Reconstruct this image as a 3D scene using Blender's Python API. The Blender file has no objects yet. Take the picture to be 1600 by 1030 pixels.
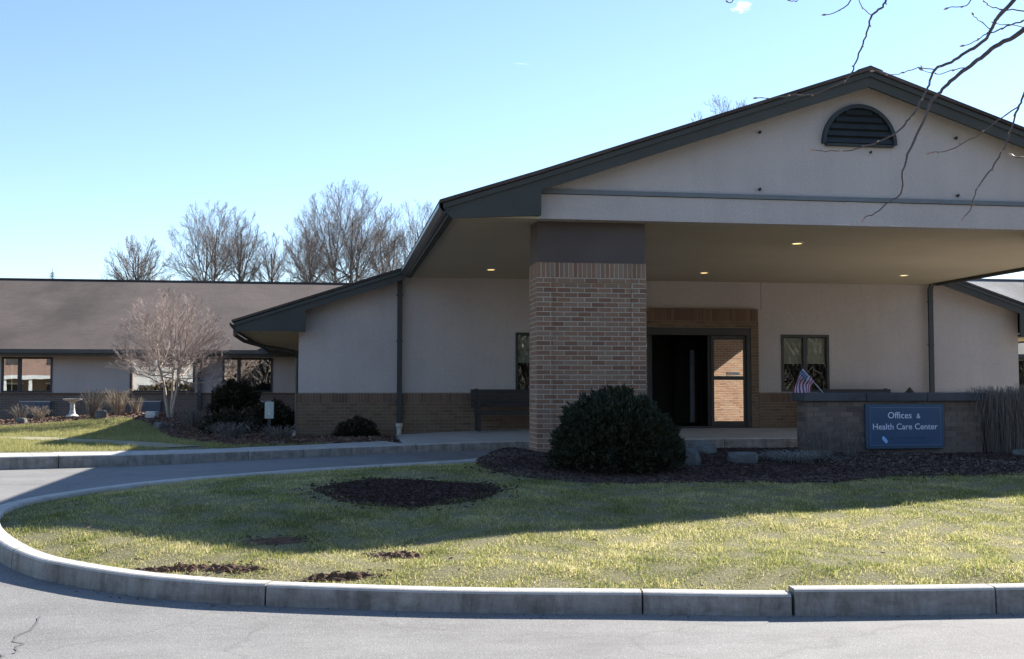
import bpy, math, random
import numpy as np
from mathutils import Vector, noise as mnoise

S = bpy.context.scene
COL = S.collection
R = math.radians

# ------------------------------------------------------------------ camera, sky, sun, exposure
cam_d = bpy.data.cameras.new('camera')
cam_d.lens = 40.5; cam_d.sensor_width = 36; cam_d.clip_end = 3000; cam_d.clip_start = 0.05
cam = bpy.data.objects.new('camera', cam_d); COL.objects.link(cam)
cam.location = (0, 0, 1.65)
cam.rotation_euler = (R(90) + math.atan(95/1800), 0, -math.atan(280/1800))
S.camera = cam
SUN_EL, SUN_AZ = 31.2, 54.6            # azimuth measured from +Y towards +X
W = bpy.data.worlds.new('World'); S.world = W; W.use_nodes = True
wn, wl = W.node_tree.nodes, W.node_tree.links
bg = wn['Background']; bg.inputs['Strength'].default_value = 0.08
sky = wn.new('ShaderNodeTexSky'); sky.sky_type = 'NISHITA'; sky.sun_disc = False
sky.sun_elevation = R(SUN_EL); sky.sun_rotation = R(SUN_AZ)
sky.altitude = 150; sky.air_density = 1.0; sky.dust_density = 0.12; sky.ozone_density = 1.6
tc = wn.new('ShaderNodeTexCoord')
# one small wisp of cloud and one faint vapour trail, fixed directions of the sky
def dir_of(px, py):
    f = 1800.0; a = math.atan(280/1800); p = math.atan(95/1800)
    F = Vector((math.sin(a)*math.cos(p), math.cos(a)*math.cos(p), math.sin(p)))
    Rr = Vector((math.cos(a), -math.sin(a), 0)); U = Rr.cross(F)
    return (F*f + Rr*(px-800) + U*(515-py)).normalized()
def sky_spot(px, py, size, stretch, tilt, nscale, amount):
    d = dir_of(px, py); right = Vector((0, 0, 1)).cross(d).normalized() * -1; up = right.cross(d) * -1
    up = d.cross(right) * -1
    c, s = math.cos(tilt), math.sin(tilt)
    e1 = right*c + up*s; e2 = up*c - right*s
    def dot(v, k):
        n = wn.new('ShaderNodeVectorMath'); n.operation = 'DOT_PRODUCT'; wl.new(tc.outputs['Generated'], n.inputs[0]); n.inputs[1].default_value = v*k
        return n.outputs['Value']
    a = dot(e1, 1/(size*stretch)); b = dot(e2, 1/size); f = dot(d, 1.0)
    cmb = wn.new('ShaderNodeCombineXYZ'); wl.new(a, cmb.inputs[0]); wl.new(b, cmb.inputs[1])
    ln = wn.new('ShaderNodeVectorMath'); ln.operation = 'LENGTH'; wl.new(cmb.outputs[0], ln.inputs[0])
    nz = wn.new('ShaderNodeTexNoise'); nz.inputs['Scale'].default_value = nscale; nz.inputs['Detail'].default_value = 6
    wl.new(cmb.outputs[0], nz.inputs['Vector'])
    m = wn.new('ShaderNodeMath'); m.operation = 'MULTIPLY_ADD'; wl.new(nz.outputs['Fac'], m.inputs[0]); m.inputs[1].default_value = 1.6
    wl.new(ln.outputs['Value'], m.inputs[2])
    mr = wn.new('ShaderNodeMapRange'); mr.interpolation_type = 'SMOOTHSTEP'; wl.new(m.outputs[0], mr.inputs['Value'])
    mr.inputs['From Min'].default_value = 1.5; mr.inputs['From Max'].default_value = 0.7
    mr.inputs['To Min'].default_value = 0; mr.inputs['To Max'].default_value = amount
    fr = wn.new('ShaderNodeMath'); fr.operation = 'GREATER_THAN'; wl.new(f, fr.inputs[0]); fr.inputs[1].default_value = 0.5
    mu = wn.new('ShaderNodeMath'); mu.operation = 'MULTIPLY'; wl.new(mr.outputs[0], mu.inputs[0]); wl.new(fr.outputs[0], mu.inputs[1])
    return mu.outputs[0]
tint = wn.new('ShaderNodeMix'); tint.data_type = 'RGBA'; tint.blend_type = 'MULTIPLY'; tint.inputs['Factor'].default_value = 1
wl.new(sky.outputs['Color'], tint.inputs['A']); tint.inputs['B'].default_value = (0.90, 0.945, 1.04, 1)
last = tint.outputs['Result']
for args, colr in (((1160, 10, 0.008, 1.7, 0.1, 2.2, 0.8), (9.5, 9.3, 9.0, 1)), ((815, 100, 0.0009, 14, -0.06, 1.5, 0.25), (9, 9, 9, 1))):
    mx = wn.new('ShaderNodeMix'); mx.data_type = 'RGBA'
    wl.new(sky_spot(*args), mx.inputs['Factor']); wl.new(last, mx.inputs['A']); mx.inputs['B'].default_value = colr
    last = mx.outputs['Result']
wl.new(last, bg.inputs['Color'])
sun_d = bpy.data.lights.new('sun', 'SUN'); sun_d.energy = 5.0; sun_d.angle = R(0.53); sun_d.color = (1, 0.95, 0.87)
sun = bpy.data.objects.new('sun', sun_d); COL.objects.link(sun)
sdir = Vector((math.sin(R(SUN_AZ))*math.cos(R(SUN_EL)), math.cos(R(SUN_AZ))*math.cos(R(SUN_EL)), math.sin(R(SUN_EL))))
sun.rotation_euler = sdir.to_track_quat('Z', 'Y').to_euler(); sun.location = (30, 25, 30)
S.view_settings.view_transform = 'Standard'; S.view_settings.look = 'None'
S.view_settings.exposure = 1.5; S.view_settings.gamma = 1; S.view_settings.use_curve_mapping = False
S.cycles.max_bounces = 8; S.cycles.transparent_max_bounces = 12

# ------------------------------------------------------------------ materials
def mat(name, rough=0.8):
    m = bpy.data.materials.new(name); m.use_nodes = True
    b = m.node_tree.nodes['Principled BSDF']; b.inputs['Roughness'].default_value = rough
    return m, m.node_tree.nodes, m.node_tree.links, b
def ramp(nt, fac, stops, interp='LINEAR'):
    r = nt.nodes.new('ShaderNodeValToRGB'); r.color_ramp.interpolation = interp
    el = r.color_ramp.elements
    while len(el) < len(stops): el.new(0.5)
    for e, (p, c) in zip(el, stops): e.position = p; e.color = (*c, 1)
    nt.links.new(fac, r.inputs['Fac']); return r.outputs['Color']
def noise(nt, scale, detail=4, rough=0.6, vec=None, stretch=None, coord='Object'):
    n = nt.nodes.new('ShaderNodeTexNoise'); n.inputs['Scale'].default_value = scale
    n.inputs['Detail'].default_value = detail; n.inputs['Roughness'].default_value = rough
    if vec is None:
        t = nt.nodes.new('ShaderNodeTexCoord'); vec = t.outputs[coord]
    if stretch:
        mp = nt.nodes.new('ShaderNodeMapping'); mp.inputs['Scale'].default_value = stretch; nt.links.new(vec, mp.inputs['Vector']); vec = mp.outputs['Vector']
    nt.links.new(vec, n.inputs['Vector']); return n.outputs['Fac']
def mixc(nt, fac, a, b, blend='MIX'):
    m = nt.nodes.new('ShaderNodeMix'); m.data_type = 'RGBA'; m.blend_type = blend
    for s, v in (('Factor', fac), ('A', a), ('B', b)):
        if isinstance(v, (int, float)): m.inputs[s].default_value = v
        elif isinstance(v, tuple): m.inputs[s].default_value = (*v, 1)
        else: nt.links.new(v, m.inputs[s])
    return m.outputs['Result']
def bump(nt, b, h, strength, dist=0.01):
    n = nt.nodes.new('ShaderNodeBump'); n.inputs['Strength'].default_value = strength; n.inputs['Distance'].default_value = dist
    nt.links.new(h, n.inputs['Height']); nt.links.new(n.outputs['Normal'], b.inputs['Normal'])
def simple(name, c0, c1, scale=3.0, rough=0.7, bscale=60, bstr=0.3, bdist=0.004, stretch=None, spec=None, metal=0):
    m, n, l, b = mat(name, rough); nt = m.node_tree
    l.new(ramp(nt, noise(nt, scale, 5, stretch=stretch), [(0.3, c0), (0.7, c1)]), b.inputs['Base Color'])
    if bstr: bump(nt, b, noise(nt, bscale, 4), bstr, bdist)
    if spec is not None: b.inputs['Specular IOR Level'].default_value = spec
    b.inputs['Metallic'].default_value = metal
    return m
def island_random(nt):
    oi = nt.nodes.new('ShaderNodeObjectInfo'); g = nt.nodes.new('ShaderNodeNewGeometry')
    a = nt.nodes.new('ShaderNodeMath'); a.operation = 'ADD'; nt.links.new(oi.outputs['Random'], a.inputs[0]); nt.links.new(g.outputs['Random Per Island'], a.inputs[1])
    f = nt.nodes.new('ShaderNodeMath'); f.operation = 'FRACT'; nt.links.new(a.outputs[0], f.inputs[0]); return f.outputs[0]

M = {}
def mk_stucco():
    m, n, l, b = mat('stucco', 0.92); nt = m.node_tree
    base = ramp(nt, noise(nt, 0.8, 5), [(0.3, (0.465, 0.405, 0.372)), (0.7, (0.53, 0.465, 0.425))])
    streak = noise(nt, 1.0, 6, 0.7, stretch=(4.5, 4.5, 0.16))
    col = mixc(nt, 0.28, base, ramp(nt, streak, [(0.3, (0.80, 0.80, 0.80)), (0.6, (1, 1, 1))]), 'MULTIPLY')
    col = mixc(nt, 0.6, col, ramp(nt, noise(nt, 42, 3), [(0.25, (0.76, 0.76, 0.76)), (0.75, (1.16, 1.16, 1.16))]), 'MULTIPLY')
    l.new(col, b.inputs['Base Color']); bump(nt, b, noise(nt, 90, 5), 0.5, 0.006); return m
M['stucco'] = mk_stucco()
M['soffit'] = simple('soffit', (0.45, 0.375, 0.265), (0.51, 0.425, 0.305), 0.7, 0.9, 80, 0.3, 0.003)
M['fascia'] = simple('fascia_paint', (0.060, 0.061, 0.053), (0.074, 0.075, 0.066), 2.0, 0.65, 40, 0.1, spec=0.15)
M['trim'] = simple('trim_strip', (0.13, 0.145, 0.15), (0.17, 0.18, 0.185), 3.0, 0.6, 40, 0.1)
M['dark_stucco'] = simple('dark_stucco', (0.088, 0.066, 0.058), (0.110, 0.084, 0.074), 1.4, 0.9, 90, 0.4)
M['bronze'] = simple('bronze_metal', (0.030, 0.030, 0.028), (0.040, 0.040, 0.037), 5, 0.45, 50, 0.05)
M['gutter'] = simple('gutter_metal', (0.035, 0.036, 0.036), (0.055, 0.056, 0.056), 4, 0.3, 50, 0.05)
M['dark_wood'] = simple('dark_bench_wood', (0.022, 0.017, 0.015), (0.036, 0.028, 0.024), 8, 0.6, 80, 0.2, stretch=(1, 6, 6))
M['vent'] = simple('vent_paint', (0.016, 0.019, 0.019), (0.025, 0.029, 0.029), 5, 0.5, 40, 0.1)
M['black'] = simple('black_void', (0.008, 0.008, 0.008), (0.012, 0.012, 0.012), 5, 0.9, 40, 0)
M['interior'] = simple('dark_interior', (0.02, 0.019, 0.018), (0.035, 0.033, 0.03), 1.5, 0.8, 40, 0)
M['lobby'] = simple('lobby_wall', (0.16, 0.14, 0.115), (0.22, 0.195, 0.16), 1.5, 0.8, 40, 0)
M['blind'] = simple('window_blind', (0.66, 0.65, 0.55), (0.74, 0.73, 0.62), 3, 0.8, 40, 0.1)
M['mortar'] = simple('mortar', (0.40, 0.335, 0.26), (0.48, 0.41, 0.325), 12, 0.95, 150, 0.4)
M['wall_mortar'] = simple('wall_mortar', (0.22, 0.18, 0.135), (0.30, 0.25, 0.19), 8, 0.95, 150, 0.4)
M['soil_mortar'] = simple('grimy_mortar', (0.10, 0.088, 0.075), (0.19, 0.17, 0.15), 6, 0.95, 150, 0.4)
M['stone'] = simple('garden_stone', (0.085, 0.085, 0.078), (0.17, 0.168, 0.155), 6, 0.9, 30, 0.6, 0.02)
M['pale_stone'] = simple('pale_stone', (0.42, 0.40, 0.37), (0.62, 0.59, 0.55), 6, 0.9, 30, 0.5, 0.02)
M['cap'] = simple('cap_stone', (0.040, 0.044, 0.045), (0.078, 0.083, 0.084), 4, 0.85, 60, 0.4)
M['white'] = simple('white_plastic', (0.62, 0.63, 0.60), (0.72, 0.73, 0.70), 6, 0.5, 40, 0.05)
M['pale_green'] = simple('pale_green_metal', (0.40, 0.45, 0.40), (0.48, 0.53, 0.47), 6, 0.5, 40, 0.05)
M['unit'] = simple('wall_unit_grille', (0.07, 0.095, 0.12), (0.10, 0.125, 0.15), 6, 0.5, 40, 0.05)
M['alu'] = simple('aluminium', (0.35, 0.36, 0.38), (0.45, 0.46, 0.48), 6, 0.35, 40, 0.03, metal=0.6)
M['bark'] = simple('grey_brown_bark', (0.075, 0.06, 0.05), (0.13, 0.105, 0.09), 9, 0.9, 60, 0.6, 0.01)
M['far_bark'] = simple('far_tree_bark', (0.085, 0.07, 0.066), (0.12, 0.10, 0.095), 2, 0.9, 60, 0)
M['twig'] = simple('twig_bark', (0.14, 0.112, 0.104), (0.20, 0.162, 0.15), 2, 0.9, 60, 0)
M['maple_bark'] = simple('pale_maple_bark', (0.30, 0.24, 0.19), (0.44, 0.36, 0.29), 9, 0.85, 60, 0.4, 0.01)
M['maple_twig'] = simple('maple_twig', (0.29, 0.22, 0.19), (0.40, 0.315, 0.275), 4, 0.85, 60, 0)
M['near_bark'] = simple('near_branch_bark', (0.060, 0.045, 0.042), (0.12, 0.092, 0.082), 30, 0.7, 200, 0.6, 0.003)
M['bud'] = simple('branch_bud', (0.30, 0.17, 0.12), (0.45, 0.30, 0.22), 30, 0.6, 200, 0)
M['house_white'] = simple('white_siding', (0.42, 0.43, 0.42), (0.50, 0.51, 0.50), 2, 0.7, 40, 0.1)
M['house_roof'] = simple('house_roof_shingle', (0.09, 0.09, 0.095), (0.14, 0.14, 0.145), 3, 0.9, 40, 0.2)
M['pipe'] = simple('pale_pipe', (0.50, 0.47, 0.38), (0.62, 0.58, 0.48), 6, 0.5, 40, 0.1)

def mk_brick(name, stops, dirt=0.5):
    m, n, l, b = mat(name, 0.88); nt = m.node_tree
    c = ramp(nt, island_random(nt), stops)
    c = mixc(nt, dirt, c, ramp(nt, noise(nt, 38, 5), [(0.25, (0.72, 0.70, 0.68)), (0.75, (1.18, 1.16, 1.14))]), 'MULTIPLY')
    l.new(c, b.inputs['Base Color']); bump(nt, b, noise(nt, 120, 5), 0.5, 0.004); return m
M['brick'] = mk_brick('pillar_brick', [(0.0, (0.185, 0.095, 0.057)), (0.22, (0.245, 0.130, 0.076)), (0.45, (0.275, 0.157, 0.094)), (0.62, (0.24, 0.150, 0.096)), (0.8, (0.295, 0.188, 0.122)), (1.0, (0.215, 0.135, 0.09))])
M['wall_brick'] = mk_brick('wall_brick', [(0.0, (0.14, 0.088, 0.052)), (0.35, (0.18, 0.115, 0.068)), (0.7, (0.215, 0.142, 0.086)), (1.0, (0.165, 0.112, 0.072))])
M['soldier'] = mk_brick('soldier_brick', [(0.0, (0.14, 0.082, 0.056)), (0.5, (0.185, 0.112, 0.074)), (1.0, (0.22, 0.14, 0.09))])
M['sign_brick'] = mk_brick('sign_wall_brick', [(0.0, (0.10, 0.075, 0.058)), (0.4, (0.15, 0.112, 0.085)), (0.7, (0.20, 0.155, 0.118)), (1.0, (0.12, 0.095, 0.078))], 0.9)
def mk_far_brick(name, ca, cb, mo):
    m, n, l, b = mat(name, 0.9); nt = m.node_tree
    t = n.new('ShaderNodeTexCoord'); mp = n.new('ShaderNodeMapping'); mp.inputs['Rotation'].default_value = (R(90), 0, 0)
    l.new(t.outputs['Object'], mp.inputs['Vector'])
    bt = n.new('ShaderNodeTexBrick'); l.new(mp.outputs['Vector'], bt.inputs['Vector']); bt.inputs['Scale'].default_value = 1
    bt.inputs['Brick Width'].default_value = 0.204; bt.inputs['Row Height'].default_value = 0.07; bt.inputs['Mortar Size'].default_value = 0.006
    bt.inputs['Color1'].default_value = (*ca, 1); bt.inputs['Color2'].default_value = (*cb, 1); bt.inputs['Mortar'].default_value = (*mo, 1)
    c = mixc(nt, 0.6, bt.outputs['Color'], ramp(nt, noise(nt, 1.5, 5), [(0.3, (0.75, 0.75, 0.75)), (0.7, (1.1, 1.1, 1.1))]), 'MULTIPLY')
    l.new(c, b.inputs['Base Color'])
    inv = n.new('ShaderNodeMath'); inv.operation = 'SUBTRACT'; inv.inputs[0].default_value = 1; l.new(bt.outputs['Fac'], inv.inputs[1])
    bump(nt, b, inv.outputs[0], 0.8, 0.006); return m
M['far_brick'] = mk_far_brick('wing_brick', (0.15, 0.105, 0.08), (0.20, 0.14, 0.105), (0.25, 0.22, 0.19))
M['house_brick'] = mk_far_brick('house_brick', (0.17, 0.095, 0.072), (0.21, 0.12, 0.09), (0.4, 0.35, 0.3))
def mk_roof(name, c0, c1):
    m, n, l, b = mat(name, 0.95); nt = m.node_tree
    t = n.new('ShaderNodeTexCoord')
    bt = n.new('ShaderNodeTexBrick'); l.new(t.outputs['Object'], bt.inputs['Vector']); bt.inputs['Scale'].default_value = 1
    bt.inputs['Brick Width'].default_value = 0.31; bt.inputs['Row Height'].default_value = 0.13; bt.inputs['Mortar Size'].default_value = 0.008
    bt.inputs['Color1'].default_value = (0.88, 0.88, 0.88, 1); bt.inputs['Color2'].default_value = (1.1, 1.1, 1.1, 1); bt.inputs['Mortar'].default_value = (0.6, 0.6, 0.6, 1)
    base = ramp(nt, noise(nt, 0.35, 5), [(0.3, c0), (0.7, c1)])
    stain = noise(nt, 0.28, 5, 0.6, stretch=(1.0, 0.55, 0.55))
    base = mixc(nt, 0.9, base, ramp(nt, stain, [(0.38, (0.42, 0.40, 0.39)), (0.56, (1, 1, 1))]), 'MULTIPLY')
    base = mixc(nt, 0.7, base, bt.outputs['Color'], 'MULTIPLY')
    base = mixc(nt, 0.7, base, ramp(nt, noise(nt, 60, 2), [(0.3, (0.7, 0.7, 0.7)), (0.7, (1.3, 1.3, 1.3))]), 'MULTIPLY')
    l.new(base, b.inputs['Base Color']); bump(nt, b, bt.outputs['Color'], 0.4, 0.01); return m
M['roof'] = mk_roof('brown_shingle', (0.082, 0.060, 0.050), (0.116, 0.087, 0.072))
M['roof_grey'] = mk_roof('pale_grey_shingle', (0.22, 0.215, 0.21), (0.29, 0.285, 0.28))  # paler and greyer shingle colour for the right wing roof
def mk_concrete(name, c0, c1, dark=0.6, grime=0):
    m, n, l, b = mat(name, 0.9); nt = m.node_tree
    c = ramp(nt, noise(nt, 1.3, 6, 0.7), [(0.3, c0), (0.7, c1)])
    c = mixc(nt, dark, c, ramp(nt, noise(nt, 3.2, 6, 0.7, stretch=(1, 1, 2.5)), [(0.35, (0.62, 0.58, 0.55)), (0.58, (1, 1, 1))]), 'MULTIPLY')
    c = mixc(nt, 0.6, c, ramp(nt, noise(nt, 120, 3), [(0.3, (0.78, 0.78, 0.78)), (0.7, (1.15, 1.15, 1.15))]), 'MULTIPLY')
    if grime:
        c = mixc(nt, grime, c, ramp(nt, noise(nt, 2.2, 7, 0.75, stretch=(3.0, 3.0, .8)), [(0.38, (0.45, 0.42, 0.39)), (0.50, (0.85, 0.84, 0.82)), (0.62, (1.1, 1.1, 1.1))]), 'MULTIPLY')
    l.new(c, b.inputs['Base Color']); bump(nt, b, noise(nt, 70, 6, 0.7), 0.5, 0.006); return m
M['kerb'] = mk_concrete('kerb_concrete', (0.42, 0.40, 0.36), (0.54, 0.52, 0.475), 0.3, .25)
M['kerb_face'] = mk_concrete('dark_kerb_face', (0.27, 0.25, 0.225), (0.36, 0.337, 0.305), 0.8, 0.75)  # darker base colour than the kerb tops, plus streaky stains from noise
M['walk'] = mk_concrete('sidewalk_concrete', (0.40, 0.38, 0.345), (0.48, 0.455, 0.415), 0.4)
M['path'] = mk_concrete('path_concrete', (0.25, 0.225, 0.135), (0.31, 0.275, 0.17), 0.3)
def mk_asphalt():
    m, n, l, b = mat('asphalt', 0.9); nt = m.node_tree
    c = ramp(nt, noise(nt, 0.5, 6, 0.65), [(0.3, (0.19, 0.183, 0.174)), (0.7, (0.235, 0.227, 0.216))])
    v = n.new('ShaderNodeTexVoronoi'); v.inputs['Scale'].default_value = 75; t = n.new('ShaderNodeTexCoord'); l.new(t.outputs['Object'], v.inputs['Vector'])
    c = mixc(nt, 0.8, c, ramp(nt, v.outputs['Distance'], [(0.1, (1.35, 1.35, 1.35)), (0.5, (0.82, 0.82, 0.82))]), 'MULTIPLY')
    c = mixc(nt, 0.5, c, ramp(nt, noise(nt, 130, 2), [(0.35, (0.5, 0.5, 0.5)), (0.65, (1.55, 1.55, 1.55))]), 'MULTIPLY')
    c = mixc(nt, 0.7, c, ramp(nt, noise(nt, 2.6, 5, 0.7), [(0.3, (0.8, 0.8, 0.8)), (0.55, (1, 1, 1))]), 'MULTIPLY')
    wob = n.new('ShaderNodeTexNoise'); wob.inputs['Scale'].default_value = 1.4; wob.inputs['Detail'].default_value = 6; l.new(t.outputs['Object'], wob.inputs['Vector'])
    wv = n.new('ShaderNodeVectorMath'); wv.operation = 'MULTIPLY_ADD'; l.new(wob.outputs['Color'], wv.inputs[0]); wv.inputs[1].default_value = (.9, .9, 0); l.new(t.outputs['Object'], wv.inputs[2])
    ve = n.new('ShaderNodeTexVoronoi'); ve.feature = 'DISTANCE_TO_EDGE'; ve.inputs['Scale'].default_value = .33; l.new(wv.outputs[0], ve.inputs['Vector'])
    c = mixc(nt, 0.35, c, ramp(nt, ve.outputs['Distance'], [(0.0, (0.45, 0.45, 0.45)), (0.006, (1, 1, 1))]), 'MULTIPLY')
    c = mixc(nt, 0.55, c, ramp(nt, noise(nt, 0.9, 6, 0.75, stretch=(.5, 1.6, 1)), [(0.36, (0.74, 0.73, 0.72)), (0.52, (1, 1, 1)), (0.72, (1.12, 1.11, 1.09))]), 'MULTIPLY')
    vs_ = n.new('ShaderNodeTexVoronoi'); vs_.inputs['Scale'].default_value = 26; l.new(t.outputs['Object'], vs_.inputs['Vector'])
    c = mixc(nt, 0.9, c, ramp(nt, vs_.outputs['Distance'], [(0.10, (1.7, 1.68, 1.62)), (0.17, (1, 1, 1))]), 'MULTIPLY')
    l.new(c, b.inputs['Base Color']); bump(nt, b, v.outputs['Distance'], 0.35, 0.004); return m
M['asphalt'] = mk_asphalt()
M['crack'] = simple('crack_filler', (0.10, 0.098, 0.096), (0.14, 0.137, 0.134), 6, 0.9, 40, 0.3)
M['earth'] = simple('lawn_soil', (0.10, 0.095, 0.04), (0.30, 0.26, 0.14), 45, 1.0, 70, 1.0, 0.03)
M['ground'] = simple('ground_turf', (0.10, 0.10, 0.04), (0.17, 0.155, 0.075), 0.6, 1.0, 20, 0.8, 0.03)
def mk_mulch(name, stops):
    m, n, l, b = mat(name, 1.0); nt = m.node_tree
    c = ramp(nt, island_random(nt), stops)
    c = mixc(nt, 0.6, c, ramp(nt, noise(nt, 9, 5), [(0.3, (0.6, 0.6, 0.6)), (0.7, (1.2, 1.2, 1.2))]), 'MULTIPLY')
    l.new(c, b.inputs['Base Color']); bump(nt, b, noise(nt, 60, 4), 0.8, 0.02); return m
M['mulch'] = mk_mulch('dark_mulch', [(0, (0.032, 0.018, 0.013)), (0.5, (0.060, 0.034, 0.025)), (1, (0.115, 0.072, 0.055))])
M['red_mulch'] = mk_mulch('red_mulch', [(0, (0.10, 0.055, 0.038)), (0.5, (0.17, 0.095, 0.065)), (1, (0.26, 0.17, 0.12))])
M['litter'] = mk_mulch('leaf_litter', [(0, (0.06, 0.040, 0.032)), (0.5, (0.12, 0.088, 0.07)), (1, (0.21, 0.16, 0.13))])
M['pale_litter'] = mk_mulch('pale_litter', [(0, (0.16, 0.11, 0.07)), (0.5, (0.26, 0.19, 0.125)), (1, (0.42, 0.34, 0.25))])
M['soil'] = mk_mulch('bare_soil', [(0, (0.06, 0.032, 0.018)), (0.5, (0.10, 0.053, 0.03)), (1, (0.16, 0.09, 0.055))])
def mk_leaf(name, stops, trans=0.35, patch=None, pscale=0.7):
    m = bpy.data.materials.new(name); m.use_nodes = True; nt = m.node_tree; n, l = nt.nodes, nt.links
    b = n['Principled BSDF']; b.inputs['Roughness'].default_value = 0.75; b.inputs['Specular IOR Level'].default_value = 0.25
    g = n.new('ShaderNodeNewGeometry'); fac = g.outputs['Random Per Island']
    if patch:
        a = n.new('ShaderNodeMath'); a.operation = 'MULTIPLY_ADD'; l.new(noise(nt, pscale, 5, 0.65), a.inputs[0]); a.inputs[1].default_value = patch; a.inputs[2].default_value = -patch/2
        s = n.new('ShaderNodeMath'); s.operation = 'ADD'; s.use_clamp = True; l.new(a.outputs[0], s.inputs[0]); l.new(fac, s.inputs[1]); fac = s.outputs[0]
    c = ramp(nt, fac, stops); l.new(c, b.inputs['Base Color'])
    t = n.new('ShaderNodeBsdfTranslucent'); l.new(c, t.inputs['Color'])
    mx = n.new('ShaderNodeMixShader'); mx.inputs['Fac'].default_value = trans
    l.new(b.outputs[0], mx.inputs[1]); l.new(t.outputs[0], mx.inputs[2]); l.new(mx.outputs[0], n['Material Output'].inputs['Surface']); return m
M['grass'] = mk_leaf('lawn_grass', [(0, (0.10, 0.135, 0.035)), (0.3, (0.22, 0.26, 0.065)), (0.55, (0.41, 0.40, 0.125)), (0.8, (0.60, 0.53, 0.24)), (1, (0.74, 0.64, 0.38))], 0.55, 1.9, 1.3)
M['grass_green'] = mk_leaf('green_lawn_grass', [(0, (0.18, 0.21, 0.06)), (0.5, (0.34, 0.33, 0.12)), (1, (0.52, 0.45, 0.22))], 0.45, 0.9, 0.4)
M['evergreen'] = mk_leaf('evergreen_needles', [(0, (0.014, 0.019, 0.010)), (0.6, (0.030, 0.038, 0.019)), (1, (0.075, 0.080, 0.042))], 0.15, 0.5, 4)
M['dark_leaf'] = mk_leaf('dark_shrub_leaf', [(0, (0.022, 0.022, 0.012)), (0.6, (0.045, 0.040, 0.023)), (1, (0.09, 0.070, 0.045))], 0.15, 0.5, 4)
M['straw'] = mk_leaf('dry_stalks', [(0, (0.16, 0.12, 0.085)), (0.6, (0.28, 0.22, 0.16)), (1, (0.45, 0.38, 0.29))], 0.2)
M['grey_stalk'] = mk_leaf('grey_stalks', [(0, (0.10, 0.085, 0.07)), (0.6, (0.17, 0.145, 0.12)), (1, (0.27, 0.235, 0.195))], 0.15)
M['far_wood'] = mk_leaf('far_wood_twigs', [(0, (0.04, 0.035, 0.03)), (0.6, (0.075, 0.065, 0.055)), (1, (0.12, 0.105, 0.09))], 0.1)
M['sedge'] = mk_leaf('pale_sedge', [(0, (0.16, 0.165, 0.15)), (0.6, (0.26, 0.265, 0.24)), (1, (0.38, 0.38, 0.34))], 0.2)
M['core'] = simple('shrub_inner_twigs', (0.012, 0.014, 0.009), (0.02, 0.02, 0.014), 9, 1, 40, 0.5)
def mk_glass(name, refl, tint, rough=0.0):
    m = bpy.data.materials.new(name); m.use_nodes = True; nt = m.node_tree; n, l = nt.nodes, nt.links
    n.remove(n['Principled BSDF'])
    tr = n.new('ShaderNodeBsdfTransparent'); tr.inputs['Color'].default_value = (*tint, 1)
    gl = n.new('ShaderNodeBsdfGlossy'); gl.inputs['Roughness'].default_value = rough; gl.inputs['Color'].default_value = (0.95, 0.96, 0.96, 1)
    fr = n.new('ShaderNodeFresnel'); fr.inputs['IOR'].default_value = 1.5
    a = n.new('ShaderNodeMath'); a.operation = 'ADD'; a.use_clamp = True; l.new(fr.outputs[0], a.inputs[0]); a.inputs[1].default_value = refl
    bn = n.new('ShaderNodeBump'); bn.inputs['Strength'].default_value = 0.02; bn.inputs['Distance'].default_value = 0.02
    l.new(noise(nt, 1.6, 1), bn.inputs['Height']); l.new(bn.outputs[0], gl.inputs['Normal'])
    mx = n.new('ShaderNodeMixShader'); l.new(a.outputs[0], mx.inputs['Fac']); l.new(tr.outputs[0], mx.inputs[1]); l.new(gl.outputs[0], mx.inputs[2])
    l.new(mx.outputs[0], n['Material Output'].inputs['Surface']); return m
M['glass'] = mk_glass('window_glass', 0.40, (0.75, 0.77, 0.76))
M['door_glass'] = mk_glass('door_glass', 0.72, (0.5, 0.52, 0.52))
M['porch_glass'] = mk_glass('porch_window_glass', 0.05, (0.93, 0.95, 0.93))
def flat(name, c, rough=0.5):
    m, n, l, b = mat(name, rough); b.inputs['Base Color'].default_value = (*c, 1); return m
M['sign_blue'] = simple('sign_blue', (0.020, 0.062, 0.125), (0.025, 0.073, 0.145), 2, 0.45, 40, 0)
M['sign_edge'] = simple('sign_edge_blue', (0.028, 0.062, 0.098), (0.036, 0.075, 0.115), 2, 0.45, 40, 0)
M['sign_line'] = flat('sign_line', (0.085, 0.17, 0.29))
M['letter'] = flat('sign_letter', (0.62, 0.68, 0.80))
M['emblem'] = flat('sign_emblem', (0.28, 0.55, 0.85))
M['faint'] = flat('sign_faint_print', (0.045, 0.10, 0.20))
M['red'] = flat('flag_red', (0.22, 0.028, 0.055), 0.8); M['fwhite'] = flat('flag_white', (0.42, 0.40, 0.45), 0.8); M['fblue'] = flat('flag_blue', (0.035, 0.06, 0.11), 0.8)
def mk_emit(name, c, s):
    m, n, l, b = mat(name); b.inputs['Emission Color'].default_value = (*c, 1); b.inputs['Emission Strength'].default_value = s; return m
M['lamp'] = mk_emit('lamp_glow', (1.0, 0.66, 0.24), 0.9)

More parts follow.
